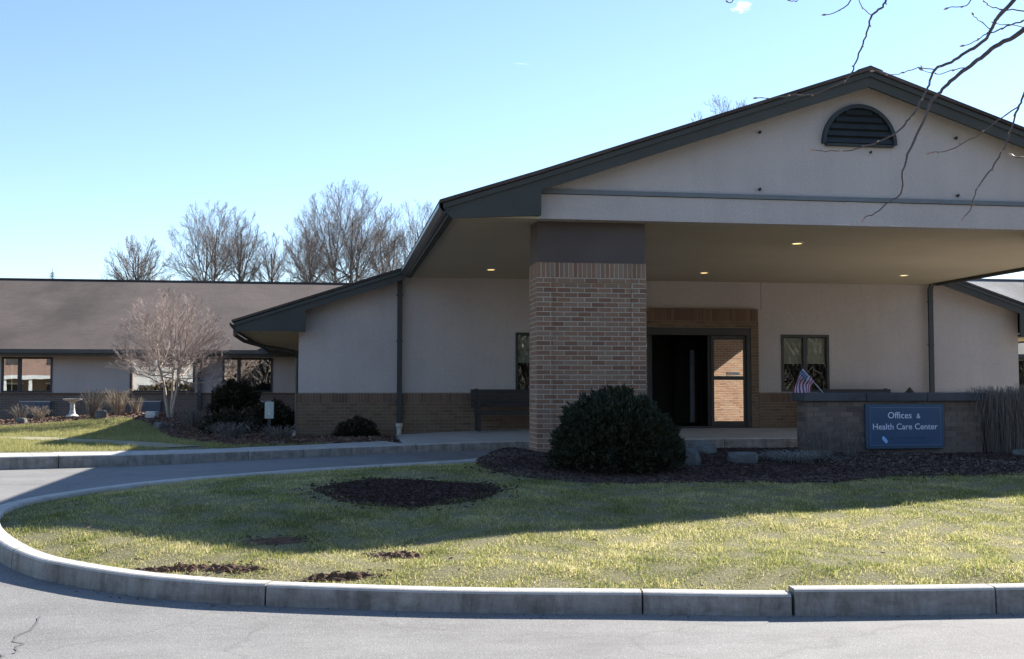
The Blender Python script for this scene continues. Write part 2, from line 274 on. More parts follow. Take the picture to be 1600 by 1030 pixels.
# ------------------------------------------------------------------ mesh helpers
class MB:
    def __init__(s): s.v = []; s.f = []; s.mi = []; s.smooth = False
    def add(s, vs, fs, mi=0):
        o = len(s.v); s.v += [tuple(p) for p in vs]; s.f += [tuple(i+o for i in f) for f in fs]; s.mi += [mi]*len(fs); return s
    def box(s, x0, x1, y0, y1, z0, z1, mi=0):
        return s.add([(x0, y0, z0), (x1, y0, z0), (x1, y1, z0), (x0, y1, z0), (x0, y0, z1), (x1, y0, z1), (x1, y1, z1), (x0, y1, z1)],
                     [(0, 3, 2, 1), (4, 5, 6, 7), (0, 1, 5, 4), (1, 2, 6, 5), (2, 3, 7, 6), (3, 0, 4, 7)], mi)
    def prism_y(s, poly, y0, y1, mi=0):            # polygon in x,z (counter-clockwise seen from -y) pushed along y
        n = len(poly)
        return s.add([(x, y0, z) for x, z in poly] + [(x, y1, z) for x, z in poly],
                     [tuple(range(n)), tuple(range(2*n-1, n-1, -1))] + [(i, i+n, (i+1) % n+n, (i+1) % n) for i in range(n)], mi)
    def prism_x(s, poly, x0, x1, mi=0):
        n = len(poly)
        return s.add([(x0, y, z) for y, z in poly] + [(x1, y, z) for y, z in poly],
                     [tuple(range(n)), tuple(range(2*n-1, n-1, -1))] + [(i, i+n, (i+1) % n+n, (i+1) % n) for i in range(n)], mi)
    def prism_z(s, poly, z0, z1, mi=0):
        n = len(poly); zt = z1 if callable(z1) else (lambda x, y: z1)
        return s.add([(x, y, zt(x, y)) for x, y in poly] + [(x, y, z0) for x, y in poly],
                     [tuple(range(n)), tuple(range(2*n-1, n-1, -1))] + [(i, i+n, (i+1) % n+n, (i+1) % n) for i in range(n)], mi)
    def tube(s, pts, rad, n=6, mi=0, cap=True):
        pts = [Vector(p) for p in pts]; vs = []; fs = []
        ref = Vector((0.13, 0.31, 0.94))
        for i, p in enumerate(pts):
            d = (pts[min(i+1, len(pts)-1)] - pts[max(i-1, 0)])
            if d.length < 1e-9: d = Vector((0, 0, 1))
            d.normalize()
            a = d.cross(ref)
            if a.length < 0.05: a = d.cross(Vector((1, 0, 0)))
            a.normalize(); b = d.cross(a); r = rad[i] if hasattr(rad, '__len__') else rad
            for k in range(n):
                t = 2*math.pi*k/n; vs.append(p + a*(r*math.cos(t)) + b*(r*math.sin(t)))
        for i in range(len(pts)-1):
            for k in range(n):
                q = (k+1) % n; fs.append((i*n+k, i*n+q, (i+1)*n+q, (i+1)*n+k))
        if cap and n > 3: fs += [tuple(range(n-1, -1, -1)), tuple(range((len(pts)-1)*n, len(pts)*n))]
        return s.add(vs, fs, mi)
    def lathe(s, prof, cx, cy, n=16, mi=0):
        vs = [(cx + r*math.cos(2*math.pi*k/n), cy + r*math.sin(2*math.pi*k/n), z) for r, z in prof for k in range(n)]
        fs = [(i*n+k, i*n+(k+1) % n, (i+1)*n+(k+1) % n, (i+1)*n+k) for i in range(len(prof)-1) for k in range(n)]
        return s.add(vs, fs, mi)
    def mesh(s, name, mats):
        me = bpy.data.meshes.new(name); me.from_pydata(s.v, [], s.f)
        for m in (mats if isinstance(mats, (list, tuple)) else [mats]): me.materials.append(m)
        if any(s.mi): me.polygons.foreach_set('material_index', s.mi)
        if s.smooth: me.polygons.foreach_set('use_smooth', [True]*len(s.f))
        me.update(); return me
    def build(s, name, mats, parent=None, bevel=0):
        o = link(name, s.mesh(name, mats), parent)
        if bevel:
            b = o.modifiers.new('bevel', 'BEVEL'); b.width = bevel; b.segments = 2; b.limit_method = 'ANGLE'
        return o
def link(name, me, parent=None, loc=None):
    o = bpy.data.objects.new(name, me); COL.objects.link(o)
    if parent is not None: o.parent = parent
    if loc is not None: o.location = loc
    return o
def tag(o, label=None, cat=None, group=None, kind=None):
    for k, v in (('label', label), ('category', cat), ('group', group), ('kind', kind)):
        if v: o[k] = v
    return o
def thing(name, label, cat, group=None, loc=(0, 0, 0)):
    o = bpy.data.objects.new(name, None); COL.objects.link(o); o.location = loc; o.empty_display_size = 0.2
    return tag(o, label, cat, group)
def struct(o, label=None): return tag(o, label, None, None, 'structure')
def np_mesh(name, verts, nper, material, parent=None, quads=None):
    n = len(verts); me = bpy.data.meshes.new(name)
    me.vertices.add(n); me.vertices.foreach_set('co', np.ascontiguousarray(verts, dtype=np.float32).ravel())
    nf = n//nper; me.loops.add(n); me.loops.foreach_set('vertex_index', np.arange(n, dtype=np.int32))
    me.polygons.add(nf); me.polygons.foreach_set('loop_start', np.arange(0, n, nper, dtype=np.int32))
    me.materials.append(material); me.update(calc_edges=True)
    return link(name, me, parent)

# ------------------------------------------------------------------ lie of the land
def sm(t): t = np.clip(t, 0, 1); return t*t*(3-2*t)
def H(X, Y):                                        # roadway surface
    return np.interp(Y, [8, 10, 12, 15, 18, 20, 30], [0, .1, .27, .36, .41, .43, .45]) + .12*sm((np.asarray(X)+4)/7)*sm((np.asarray(Y)-13)/5)
CX = 7.77
half = [(CX, 7.85), (6.4, 7.87), (5.07, 7.94), (3.35, 8.08), (2.24, 8.27), (.85, 8.50), (-.55, 8.88), (-1.0, 9.05), (-1.54, 9.34), (-2.12, 9.8), (-2.56, 10.25),
        (-2.95, 10.85), (-3.25, 11.5), (-3.42, 12.2), (-3.43, 12.9), (-3.2, 13.6), (-2.8, 14.25), (-2.3, 14.85), (-1.6, 15.4), (-.6, 15.95), (.6, 16.35), (1.8, 16.7),
        (3.0, 17.4), (4.5, 17.9), (6.2, 18.1), (CX, 18.15)]
ring = half + [(2*CX-x, y) for x, y in half[-2:0:-1]]
def smooth_path(pts, closed, per=6):
    out = []; n = len(pts)
    for i in range(n if closed else n-1):
        g = (lambda k: np.array(pts[k % n])) if closed else (lambda k: np.array(pts[min(max(k, 0), n-1)]))
        p0, p1, p2, p3 = g(i-1), g(i), g(i+1), g(i+2)
        for t in np.linspace(0, 1, per, endpoint=False):
            out.append(tuple(0.5*((2*p1) + (p2-p0)*t + (2*p0-5*p1+4*p2-p3)*t*t + (3*p1-p0-3*p2+p3)*t**3)))
    if not closed: out.append(pts[-1])
    return out
RING = smooth_path(ring, True)
def inside(px, py, poly):
    px = np.asarray(px); py = np.asarray(py); r = np.zeros(px.shape, bool); n = len(poly)
    for i in range(n):
        x0, y0 = poly[i]; x1, y1 = poly[(i+1) % n]
        if y0 == y1: continue
        c = ((y0 > py) != (y1 > py)) & (px < (x1-x0)*(py-y0)/(y1-y0)+x0); r ^= c
    return r
def edge_dist(px, py, poly, closed=True):
    px = np.asarray(px, float); py = np.asarray(py, float); d = np.full(px.shape, 1e9); n = len(poly)
    for i in range(n if closed else n-1):
        x0, y0 = poly[i]; x1, y1 = poly[(i+1) % n]; dx, dy = x1-x0, y1-y0; q = dx*dx+dy*dy
        if q < 1e-12: continue
        t = np.clip(((px-x0)*dx+(py-y0)*dy)/q, 0, 1); d = np.minimum(d, (px-x0-t*dx)**2+(py-y0-t*dy)**2)
    return np.sqrt(d)
RC = RING[::3]
def lawn_z(X, Y):
    X = np.asarray(X, float); Y = np.asarray(Y, float)
    d = edge_dist(X, Y, RC)
    return H(X, Y) + .112 + .065*sm((d-.15)/.7) + .085*sm((d-.1)/2.2)*sm((Y-8.5)/5) + .012*np.sin(X*2.3+Y)*np.cos(Y*1.9-X*.6)*sm(d/1.0)
def walk_z(X, Y):
    X = np.asarray(X, float); Y = np.asarray(Y, float)
    return .62 + .11*sm((X+3)/8)*(1-sm((X-14)/8)) + .07*sm((Y-21.3)/4)*sm(X/4)*(1-sm((X-14)/4))
def yard_z(X, Y):                                   # lawn and beds beyond the sidewalk
    X = np.asarray(X, float); Y = np.asarray(Y, float)
    return .615 + .03*sm((Y-19)/5) + .30*np.exp(-((X+4.4)/3.2)**2-((Y-32.5)/3.6)**2) + .10*np.exp(-((X+8)/5)**2-((Y-34)/3)**2)
def sheet(name, xs, ys, zf, material, keep=None, parent=None):
    XX, YY = np.meshgrid(xs, ys); ZZ = zf(XX, YY)*np.ones_like(XX)
    nx, ny = len(xs), len(ys)
    idx = np.arange(nx*ny).reshape(ny, nx)
    q = np.stack([idx[:-1, :-1], idx[:-1, 1:], idx[1:, 1:], idx[1:, :-1]], -1).reshape(-1, 4)
    if keep is not None:
        cx = ((XX[:-1, :-1]+XX[1:, 1:])/2).ravel(); cy = ((YY[:-1, :-1]+YY[1:, 1:])/2).ravel(); q = q[keep(cx, cy)]
    used = np.unique(q); rem = -np.ones(nx*ny, int); rem[used] = np.arange(len(used))
    v = np.stack([XX.ravel(), YY.ravel(), ZZ.ravel()], -1)[used]
    me = bpy.data.meshes.new(name); me.from_pydata(v.tolist(), [], rem[q].tolist()); me.materials.append(material)
    me.polygons.foreach_set('use_smooth', [True]*len(q)); me.update(); return link(name, me, parent)
def far_axis(a, b, step, reach):
    c = list(np.arange(a, b+step/2, step)); out = [-reach, -reach*.4, a-60, a-20] + c + [b+20, b+60, reach*.4, reach]; return np.array(sorted(out))
struct(sheet('ground', far_axis(-60, 66, 2.0, 1500), far_axis(-44, 70, 2.0, 1500), lambda X, Y: np.where(Y < 25, H(X, Y)-.10, .50), M['ground']), 'winter turf ground all around the building and the drive')
struct(sheet('road', np.arange(-50, 60.1, .5), np.arange(-13, 24.6, .5), H, M['asphalt']), 'light grey worn asphalt drive looping past the grass island')

# kerbs: each section between two joints is a piece of its own
def kerb_section(path, width, topf, name, parent, material, inward, base=-.06, bow=0.0):
    p = [np.array(q) for q in path]; n = len(p); vs = []; fs = []
    prof = lambda h: [(0.0, base), (0.006, h*.55), (0.012, h-.022), (0.020, h-.007), (0.036, h), (width-.02, h), (width-.006, h-.006), (width, h-.02), (width, base)]
    for i in range(n):
        t = p[min(i+1, n-1)]-p[max(i-1, 0)]; t = t/np.linalg.norm(t); nn = np.array((-t[1], t[0]))*inward
        z0 = float(H(*p[i])); h = topf(*p[i])-z0
        for u, w in prof(h): q = p[i]+nn*u; vs.append((q[0], q[1], z0+w))
    k = 9
    for i in range(n-1):
        for j in range(k-1): fs.append((i*k+j, (i+1)*k+j, (i+1)*k+j+1, i*k+j+1))
    fs += [tuple(range(k)), tuple(range(n*k-1, (n-1)*k-1, -1))]
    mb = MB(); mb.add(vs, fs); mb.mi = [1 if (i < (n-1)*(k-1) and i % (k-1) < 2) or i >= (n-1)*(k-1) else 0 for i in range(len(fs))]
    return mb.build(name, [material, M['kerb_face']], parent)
def arc_split(path, cuts, gap, closed):
    P = np.array(path + ([path[0]] if closed else [])); L = np.concatenate([[0], np.cumsum(np.linalg.norm(np.diff(P, axis=0), axis=1))])
    at = lambda s: (np.interp(s, L, P[:, 0]), np.interp(s, L, P[:, 1]))
    out = []
    for a, b in zip(cuts[:-1], cuts[1:]):
        ss = [a+gap/2] + [s for s in L if a+gap/2+.02 < s < b-gap/2-.02] + [b-gap/2]
        out.append([at(s) for s in ss])
    return out, L[-1], P, L
_, Ltot, Pr, Lr = arc_split(RING, [0, 1], .01, True)
def s_at_x(x):                                      # arc length on the front run at a given X
    k = next(i for i in range(len(Pr)-1) if (Pr[i][0]-x)*(Pr[i+1][0]-x) <= 0 and Pr[i][1] < 9.5)
    return Lr[k] + abs(Pr[k][0]-x)
front = [s_at_x(x) for x in (6.5, 4.86, 3.33, 2.25, -.49)]
cuts = [0.0] + front
while cuts[-1] + 3.0 < Ltot - 1.0: cuts.append(cuts[-1] + 2.75)
cuts.append(Ltot)
kerb = struct(thing('kerb', 'pale concrete kerb curving round the tip of the grass island', None))
del_keys = [k for k in ('category',) if k in kerb.keys()]
secs, *_ = arc_split(RING, cuts, .014, True)
for i, sec in enumerate(secs):
    hh = .195 if i in (0, 1, 2) else (.160 if i in (3, 4) else .165)
    if i == 2: sec = sec[:-1] + [(sec[-1][0]+.012, sec[-1][1])]
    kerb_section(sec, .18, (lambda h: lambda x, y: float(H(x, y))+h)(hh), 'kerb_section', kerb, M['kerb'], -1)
# drive-side kerb and sidewalk slabs in front of the building
fl = [(-50, 14.9), (-30, 16.4), (-12, 17.95), (-5.06, 18.95), (-1.5, 20.0), (1, 20.7), (3, 21.1), (5.5, 21.3), (CX, 21.35)]
FL = smooth_path(fl + [(2*CX-x, y) for x, y in fl[-2::-1]], False)
_, L2, P2, Lc2 = arc_split(FL, [0, 1], .01, False)
k0 = Lc2[np.argmin(abs(P2[:, 0]+4.42))]
c2 = [k0]
while c2[-1] - 3.0 > 0.5: c2.append(c2[-1]-3.0)
c2 = c2[::-1]; c2 = [0.0] + c2
while c2[-1] + 3.0 < L2-.5: c2.append(c2[-1]+3.0)
c2.append(L2)
kerb2 = struct(thing('kerb', 'pale concrete kerb along the sidewalk in front of the building', None))
secs, *_ = arc_split(FL, c2, .014, False)
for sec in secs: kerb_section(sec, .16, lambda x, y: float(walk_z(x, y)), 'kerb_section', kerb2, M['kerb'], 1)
walk = struct(thing('sidewalk', 'pale concrete sidewalk running along the drive to the entrance', None))
bl = [(-50, 16.6), (-30, 18.0), (-12, 19.4), (-5.4, 20.3), (-3.0, 20.75), (-1.5, 21.3), (.4, 22.1), (1.35, 22.7)]
BL = smooth_path(bl, False)
def off_front(x): return float(np.interp(x, P2[:, 0], P2[:, 1])) + .168
def slab(poly):
    MB().prism_z(poly, .30, lambda x, y: float(walk_z(x, y))-.003).build('slab', M['walk'], walk)
bx = np.array([p[0] for p in BL]); by = np.array([p[1] for p in BL])
for sgn in (0, 1):
    x = 1.33
    while x > -46:
        x1 = x-1.5+.008
        poly = [(x1, off_front(x1)), (x, off_front(x)), (x-.35, np.interp(x-.35, bx, by)), (x1-.35, np.interp(x1-.35, bx, by))]
        if sgn: poly = [(2*CX-a, b) for a, b in poly][::-1]
        if not sgn or x > -6: slab(poly)
        x -= 1.5
xs = np.linspace(1.35, 2*CX-1.35, 10)
for a, b in zip(xs[:-1], xs[1:]):
    for k, (t0, t1) in enumerate(((0, .5), (.5, 1))):
        ya = lambda x, t: off_front(x)*(1-t) + 25.08*t
        slab([(a+.004, ya(a, t0)+.004*k), (b-.004, ya(b, t0)+.004*k), (b-.004, ya(b, t1)-.004), (a+.004, ya(a, t1)-.004)])
# yard lawns
def yard_keep(X, Y):
    return (Y > np.interp(X, bx, by) - .12) & ~((X > -.7) & (Y > 25.3))
struct(sheet('yard', np.arange(-50, 1.31, .2), np.arange(16, 37.95, .2), yard_z, M['earth'], yard_keep), 'lawn ground between the sidewalk and the left wing')
struct(sheet('yard', np.arange(16.4, 60, .8), np.arange(19.5, 37.9, .8), lambda X, Y: yard_z(-50+0*X, Y), M['earth'], lambda X, Y: Y > np.interp(2*CX-X, bx, by)), 'lawn ground beyond the sidewalk at the right wing')
PATHP = smooth_path([(-30, 26.6), (-14, 26.3), (-7.2, 25.6), (-5.0, 24.0), (-3.6, 22.5), (-2.7, 21.3)], False)
mbp = MB()
for i in range(len(PATHP)-1):
    a, b = np.array(PATHP[i]), np.array(PATHP[i+1]); 
    def nrm(i):
        t = np.array(PATHP[min(i+1, len(PATHP)-1)])-np.array(PATHP[max(i-1, 0)]); t /= np.linalg.norm(t); return np.array((-t[1], t[0]))*.45
    q = [a-nrm(i), b-nrm(i+1), b+nrm(i+1), a+nrm(i)]
    mbp.add([(p[0], p[1], float(yard_z(*p))+.016) for p in q], [(0, 1, 2, 3)])
struct(mbp.build('path', M['path']), 'narrow tan path across the lawn left of the building')

# island lawn and beds
BED = smooth_path([(2.2, 16.6), (1.95, 15.6), (2.1, 14.2), (2.8, 13.35), (3.94, 13.1), (5.74, 13.05), (6.9, 13.4), (8.72, 13.5), (11, 13.6), (13, 14.4), (13.4, 16.2), (13, 17.2), (9, 17.75), (5, 17.6), (3.1, 17.0)], True)
CIRC = [(.85 + (1.0+.06*math.sin(5*t))*math.cos(t), 12.72 + (1.02+.08*math.cos(3*t))*math.sin(t)) for t in np.linspace(0, 2*math.pi, 40, endpoint=False)]
isl_in = lambda X, Y: inside(X, Y, RC) & (edge_dist(X, Y, RC) > .09)
struct(sheet('island_lawn', np.arange(-3.6, 19.2, .1), np.arange(7.8, 18.3, .1), lawn_z, M['earth'], isl_in), 'grass island inside the kerb in front of the canopy')
def bed_z(X, Y):
    X = np.asarray(X, float); Y = np.asarray(Y, float); d = edge_dist(X, Y, BED)
    return lawn_z(X, Y) + .004 + .035*sm(d/.35) + .14*np.exp(-((X-2.45)/.45)**2-((Y-16.3)/.5)**2)
struct(sheet('mulch_bed', np.arange(1.8, 13.6, .1), np.arange(12.9, 17.9, .1), bed_z, M['mulch'], lambda X, Y: inside(X, Y, BED) & isl_in(X, Y)), 'dark mulch bed round the pillar and the sign wall')
circ_z = lambda X, Y: lawn_z(X, Y) + .004 + .02*sm(edge_dist(X, Y, CIRC)/.3)
struct(sheet('mulch_ring', np.arange(-.3, 2.0, .06), np.arange(11.5, 13.95, .06), circ_z, M['mulch'], lambda X, Y: inside(X, Y, CIRC)), 'round patch of dark mulch in the middle of the lawn')
YBED = smooth_path([(-14, 31.3), (-9.5, 30.7), (-7, 31.0), (-5.4, 31.3), (-4.3, 29.0), (-3.3, 25.0), (-2.5, 22.9), (-1.6, 21.7), (-.6, 21.95), (.4, 22.4), (1.28, 22.95)], False) + [(1.28, 25.1), (-.72, 25.1), (-.72, 37.85), (-14, 37.85)]
ybed_z = lambda X, Y: yard_z(X, Y) + .012 + .03*sm(edge_dist(X, Y, YBED)/.4)
struct(sheet('planting_bed', np.arange(-14.2, 1.3, .15), np.arange(21.6, 37.9, .15), ybed_z, M['red_mulch'], lambda X, Y: inside(X, Y, YBED)), 'mulched planting bed along the left wing and the main wall')
rs = np.random.RandomState(4)
def blades(name, n, xr, yr, zf, ok, material, hmin, hmax, w, lean, parent=None, dens=None, seed=1, wfar=0.0):
    rg = np.random.RandomState(seed); X = rg.uniform(*xr, n*4); Y = rg.uniform(*yr, n*4)
    k = ok(X, Y)
    if dens is not None: k &= rg.uniform(0, 1, len(X)) < dens(X, Y)
    X, Y = X[k][:n], Y[k][:n]; n = len(X); Z = zf(X, Y)
    cl_ = .5+.5*np.sin(X*7.1+2*np.sin(Y*3.3))*np.sin(Y*8.3+2*np.sin(X*2.9))
    a = rg.uniform(0, 2*math.pi, n); h = rg.uniform(hmin, hmax, n)*(0.6+.8*rg.rand(n))*(.40+1.0*cl_); ww = w*(.7+.6*rg.rand(n)) + wfar*Y
    b = rg.uniform(0, 2*math.pi, n); le = lean*h*rg.rand(n)**.7*1.6
    P = np.stack([X, Y, Z-.006], -1); t = np.stack([np.cos(a), np.sin(a), 0*a], -1)*ww[:, None]/2
    tip = P + np.stack([np.cos(b)*le, np.sin(b)*le, np.sqrt(np.maximum(h*h-(le*.75)**2, (h*.25)**2))], -1)
    V = np.stack([P-t, P+t, tip], 1).reshape(-1, 3)
    return np_mesh(name, V, 3, material, parent)
SOIL = [(-1.28, 9.62, .34, .085, -.15), (-.78, 9.5, .26, .08, -.25), (.05, 9.14, .33, .075, .05), (.55, 9.76, .24, .10, -.3), (-.5, 10.38, .28, .11, 0)]
def in_soil(X, Y):
    r = np.zeros(np.shape(X), bool)
    for cx, cy, a, b, t in SOIL:
        c, s = math.cos(t), math.sin(t); u = (X-cx)*c+(Y-cy)*s; v = -(X-cx)*s+(Y-cy)*c; r |= (u/a)**2+(v/b)**2 < 1
    return r
okl = lambda X, Y: inside(X, Y, RC) & (edge_dist(X, Y, RC) > .155) & (~inside(X, Y, BED) | (edge_dist(X, Y, BED) < rs.rand(*np.shape(X))**2*.30)) & ~in_soil(X, Y) & ((np.asarray(X) < .1+.62*np.asarray(Y)+1.2))
tuft = lambda X, Y: .55+.45*np.sin(X*3.7+1.5*np.sin(Y*2.9))*np.sin(Y*5.1+1.7*np.sin(X*2.3+1))+.25*np.sin(X*13.1+2*np.sin(Y*9))*np.sin(Y*14.7+2*np.sin(X*8))
cd = lambda X, Y: np.clip(tuft(X, Y)+.45, .68, 1)*np.where(inside(X, Y, CIRC), np.maximum(.06, .75-edge_dist(X, Y, CIRC)*(2.2+1.2*np.sin(X*9)*np.sin(Y*7))), 1.0)*np.where(Y < 12, 1.0, .62)
tag(blades('grass', 680000, (-3.5, 12.5), (7.9, 17.6), lawn_z, okl, M['grass'], .014, .038, .0056, 1.05, dens=cd, seed=3, wfar=.00012), 'short winter lawn grass on the kerbed island', kind='stuff')
oky = lambda X, Y: (np.asarray(Y) > np.interp(X, bx, by)+.02) & ~inside(X, Y, YBED) & (edge_dist(X, Y, PATHP, False) > .40 + .12*np.sin(np.asarray(X)*5)) & (np.asarray(X) > -.33*np.asarray(Y)-1) & ~((np.asarray(X) > -.75) & (np.asarray(Y) > 22))
tag(blades('grass', 110000, (-14, 1.2), (18.5, 31.6), yard_z, oky, M['grass_green'], .04, .08, .010, .7, seed=5), 'green lawn grass in front of the left wing', kind='stuff')
def chips(name, n, xr, yr, zf, poly, material, size, seed, label, extra=None):
    rg = np.random.RandomState(seed); X = rg.uniform(*xr, n*3); Y = rg.uniform(*yr, n*3); k = inside(X, Y, poly)
    if extra is not None: k &= extra(X, Y)
    X, Y = X[k][:n], Y[k][:n]; n = len(X); P = np.stack([X, Y, zf(X, Y)+rg.uniform(.0, size*.3, n)], -1)
    u = rg.normal(size=(n, 3)); u[:, 2] *= .3; u /= np.linalg.norm(u, axis=1)[:, None]; v = rg.normal(size=(n, 3)); v -= (v*u).sum(1)[:, None]*u; v /= np.linalg.norm(v, axis=1)[:, None]
    a = size*(.5+rg.rand(n))[:, None]; b = a*.3
    V = np.stack([P-u*a-v*b, P+u*a-v*b, P+u*a+v*b, P-u*a+v*b], 1).reshape(-1, 3)
    tag(np_mesh(name, V, 4, material), label, kind='stuff')
chips('mulch_chips', 60000, (1.8, 12.5), (12.9, 17.9), bed_z, BED, M['mulch'], .017, 7, 'dark bark chips on the bed round the pillar and sign')
ragged = lambda poly: (lambda X, Y: ~inside(X, Y, poly) & (edge_dist(X, Y, poly) < rs.rand(*np.shape(X))**2*.35))
chips('mulch_chips', 2600, (1.4, 12.5), (12.6, 15), lambda X, Y: lawn_z(X, Y)+.014, RC, M['mulch'], .018, 37, 'dark bark chips spilled over the grass at the bed edge', ragged(BED))
chips('mulch_chips', 1500, (-.8, 2.5), (11.2, 14.4), lambda X, Y: lawn_z(X, Y)+.014, RC, M['mulch'], .018, 38, 'dark bark chips spilled over the grass round the mulch patch', ragged(CIRC))
chips('leaf_litter', 9000, (5.6, 12.5), (12.9, 16.5), bed_z, BED, M['litter'], .03, 17, 'pale dry leaf litter over the bed in front of the sign', lambda X, Y: np.sin(X*1.7+1)+np.sin(Y*2.6+X)*.8 > -.5)
chips('mulch_chips', 9000, (-.3, 2), (11.5, 14), circ_z, CIRC, M['mulch'], .018, 8, 'dark bark chips in the round patch on the lawn')
chips('mulch_chips', 26000, (-14, 1.3), (21.6, 37.9), ybed_z, YBED, M['red_mulch'], .04, 9, 'reddish bark chips on the bed along the left wing')
rgs = random.Random(11)
for i, (cx, cy, a, b, t) in enumerate(SOIL):
    mb = MB(); c, s = math.cos(t), math.sin(t); nu, nv = 40, 14
    vs = []
    for j in range(nv+1):
        for k in range(nu):
            r = j/nv; an = 2*math.pi*k/nu; u = a*r*math.cos(an)*(1+.12*math.sin(3*an+i)); v = b*r*math.sin(an)*(1+.2*math.cos(2*an+i))
            x, y = cx+u*c-v*s, cy+u*s+v*c
            vs.append((x, y, float(lawn_z(x, y)) + (.004 if r == 1 else (1-r**3)*(.022+.032*mnoise.noise(Vector((x*9, y*9, i)))+.040*mnoise.noise(Vector((x*27, y*27, i))))*(.55 if i == 4 else 1))))
    fs = [(j*nu+k, j*nu+(k+1) % nu, (j+1)*nu+(k+1) % nu, (j+1)*nu+k) for j in range(nv) for k in range(nu)]
    mb.add(vs, fs); struct(mb.build('soil_patch', M['soil']))
def near_soil(X, Y):
    r = np.zeros(np.shape(X), bool)
    for cx, cy, a, b, t in SOIL: r |= ((X-cx)/(a*1.5))**2+((Y-cy)/(b*2.0))**2 < rs.uniform(.1, 1.2, np.shape(X))
    return r
chips('soil_crumbs', 900, (-1.9, 1.1), (8.9, 10.7), lambda X, Y: lawn_z(X, Y)+.012, RC, M['soil'], .014, 19, 'crumbs of bare soil scattered round the dug patches', near_soil)
chips('fallen_leaves', 300, (-3.3, 11), (8.1, 14), lambda X, Y: lawn_z(X, Y)+.018, RC, M['pale_litter'], .014, 23, 'small dead leaves scattered over the lawn', lambda X, Y: ~inside(X, Y, BED) & (edge_dist(X, Y, RC) > .2))
chips('gutter_grit', 700, (-2.6, 6.5), (7.4, 10), lambda X, Y: H(X, Y)+.003, [(x, y-.16) for x, y in RC], M['litter'], .010, 29, 'grit and leaf bits in the gutter along the near kerb', lambda X, Y: ~inside(X, Y, RC))
# crack in the near asphalt
mb = MB(); pts = []
for k, (x, y) in enumerate([(-2.05, 8.75), (-2.02, 8.5), (-2.06, 8.2), (-1.98, 8.0), (-1.97, 7.85), (-2.02, 7.7), (-1.94, 7.5), (-1.9, 7.3), (-1.80, 7.1), (-1.74, 6.9), (-1.66, 6.6), (-1.6, 6.2)]):
    for q in range(3): pts.append((x+rgs.uniform(-.02, .02), y-.07*q, ))
for i in range(len(pts)-1):
    (x0, y0), (x1, y1) = pts[i], pts[i+1]; w0, w1 = .004+.007*abs(math.sin(i*1.7)), .004+.007*abs(math.sin((i+1)*1.7))
    mb.add([(x0-w0, y0, float(H(x0, y0))+.004), (x1-w1, y1, float(H(x1, y1))+.004), (x1+w1, y1, float(H(x1, y1))+.004), (x0+w0, y0, float(H(x0, y0))+.004)], [(0, 1, 2, 3)])
struct(mb.build('road_crack', M['crack']), 'wandering crack in the asphalt at the lower left')

# ------------------------------------------------------------------ main building with entrance canopy
BLD = thing('care_center', 'tan stucco building with gabled entrance canopy and brick base', 'building')
def roofz(x):
    return float(np.interp(x, [-2.06, 1.49, 2.82, 7.79, 14.05, 17.5], [3.075, 4.245, 4.675, 6.36, 4.27, 3.115]))
YF, YW = 15.78, 25.2
# walls
def strips(cuts, ztop, zbot, openings, y0, y1):
    mb = MB(); xs = sorted(set(cuts + [o for a in openings for o in a[:2]]))
    for a, b in zip(xs[:-1], xs[1:]):
        op = [o for o in openings if o[0] <= a+1e-6 and o[1] >= b-1e-6]
        spans = [(zbot, None)]
        if op: spans = [(zbot, op[0][2]), (op[0][3], None)]
        for z0, z1 in spans:
            if z1 is not None and z1 - z0 < .005: continue
            za, zb = (z1, z1) if z1 is not None else (ztop(a), ztop(b))
            mb.prism_y([(a, z0), (b, z0), (b, zb), (a, za)], y0, y1)
    return mb
WIN = [(4.0, 5.16, 1.62, 2.93), (10.18, 11.34, 1.62, 2.93)]; DOOR = (6.17, 9.41, .70, 3.07)
top = lambda x: min(roofz(x)-.07, 4.30) if 1.5 < x < 13.9 else roofz(x)-.07
wall = strips([-.73, 1.5, 13.9, 16.1], top, 1.585, [WIN[0], (DOOR[0], DOOR[1], .7, 3.07), WIN[1]], YW, YW+.22).build('wall', M['stucco'], BLD)
for xa, xb in ((-.73, -.5), (15.88, 16.1)): MB().box(xa, xb, 25.42, 37.9, .4, 3.4).build('side_wall', M['stucco'], BLD)
# wainscot, door surround: mortar backing + bricks
mort = MB(); wb = MB(); sb = MB()
def bricks_xz(mb, x0, x1, z0, z1, yf, depth=.06, bw=.2037, ch=.07, g=.010, seed=0, avoid=None, jitter=.0025):
    rg = random.Random(seed); r = 0; z = z0; out = []
    while z < z1-.02:
        ze = min(z+ch-g, z1); x = x0 - (bw/2 if r % 2 else 0)
        while x < x1-.01:
            a, b = max(x, x0), min(x+bw-g, x1)
            if b-a > .03 and not (avoid and avoid((a+b)/2, (z+ze)/2)):
                d = rg.uniform(-jitter, jitter)
                if mb is not None: mb.box(a, b, yf+d, yf+depth, z, ze)
                out.append((a, b, yf+d, z, ze))
            x += bw
        z += ch; r += 1
    return out
def soldiers(mb, x0, x1, z0, z1, yf, depth=.06, pitch=.0679, g=.010, seed=0):
    rg = random.Random(seed); n = max(1, round((x1-x0)/pitch)); p = (x1-x0)/n; out = []
    for i in range(n):
        d = rg.uniform(-.002, .002)
        if mb is not None: mb.box(x0+i*p, x0+(i+1)*p-g, yf+d, yf+depth, z0, z1)
        out.append((x0+i*p, x0+(i+1)*p-g, yf+d, z0, z1))
    return out
for a, b in ((-.76, 5.985), (9.60, 16.13)):
    bricks_xz(wb, a, b, .40, 1.375, 25.09, seed=int(a*7)+9); soldiers(sb, a, b, 1.38, 1.58, 25.085, seed=3)
    mort.box(a+.004, b-.004, 25.0955, 25.2, .38, 1.572)
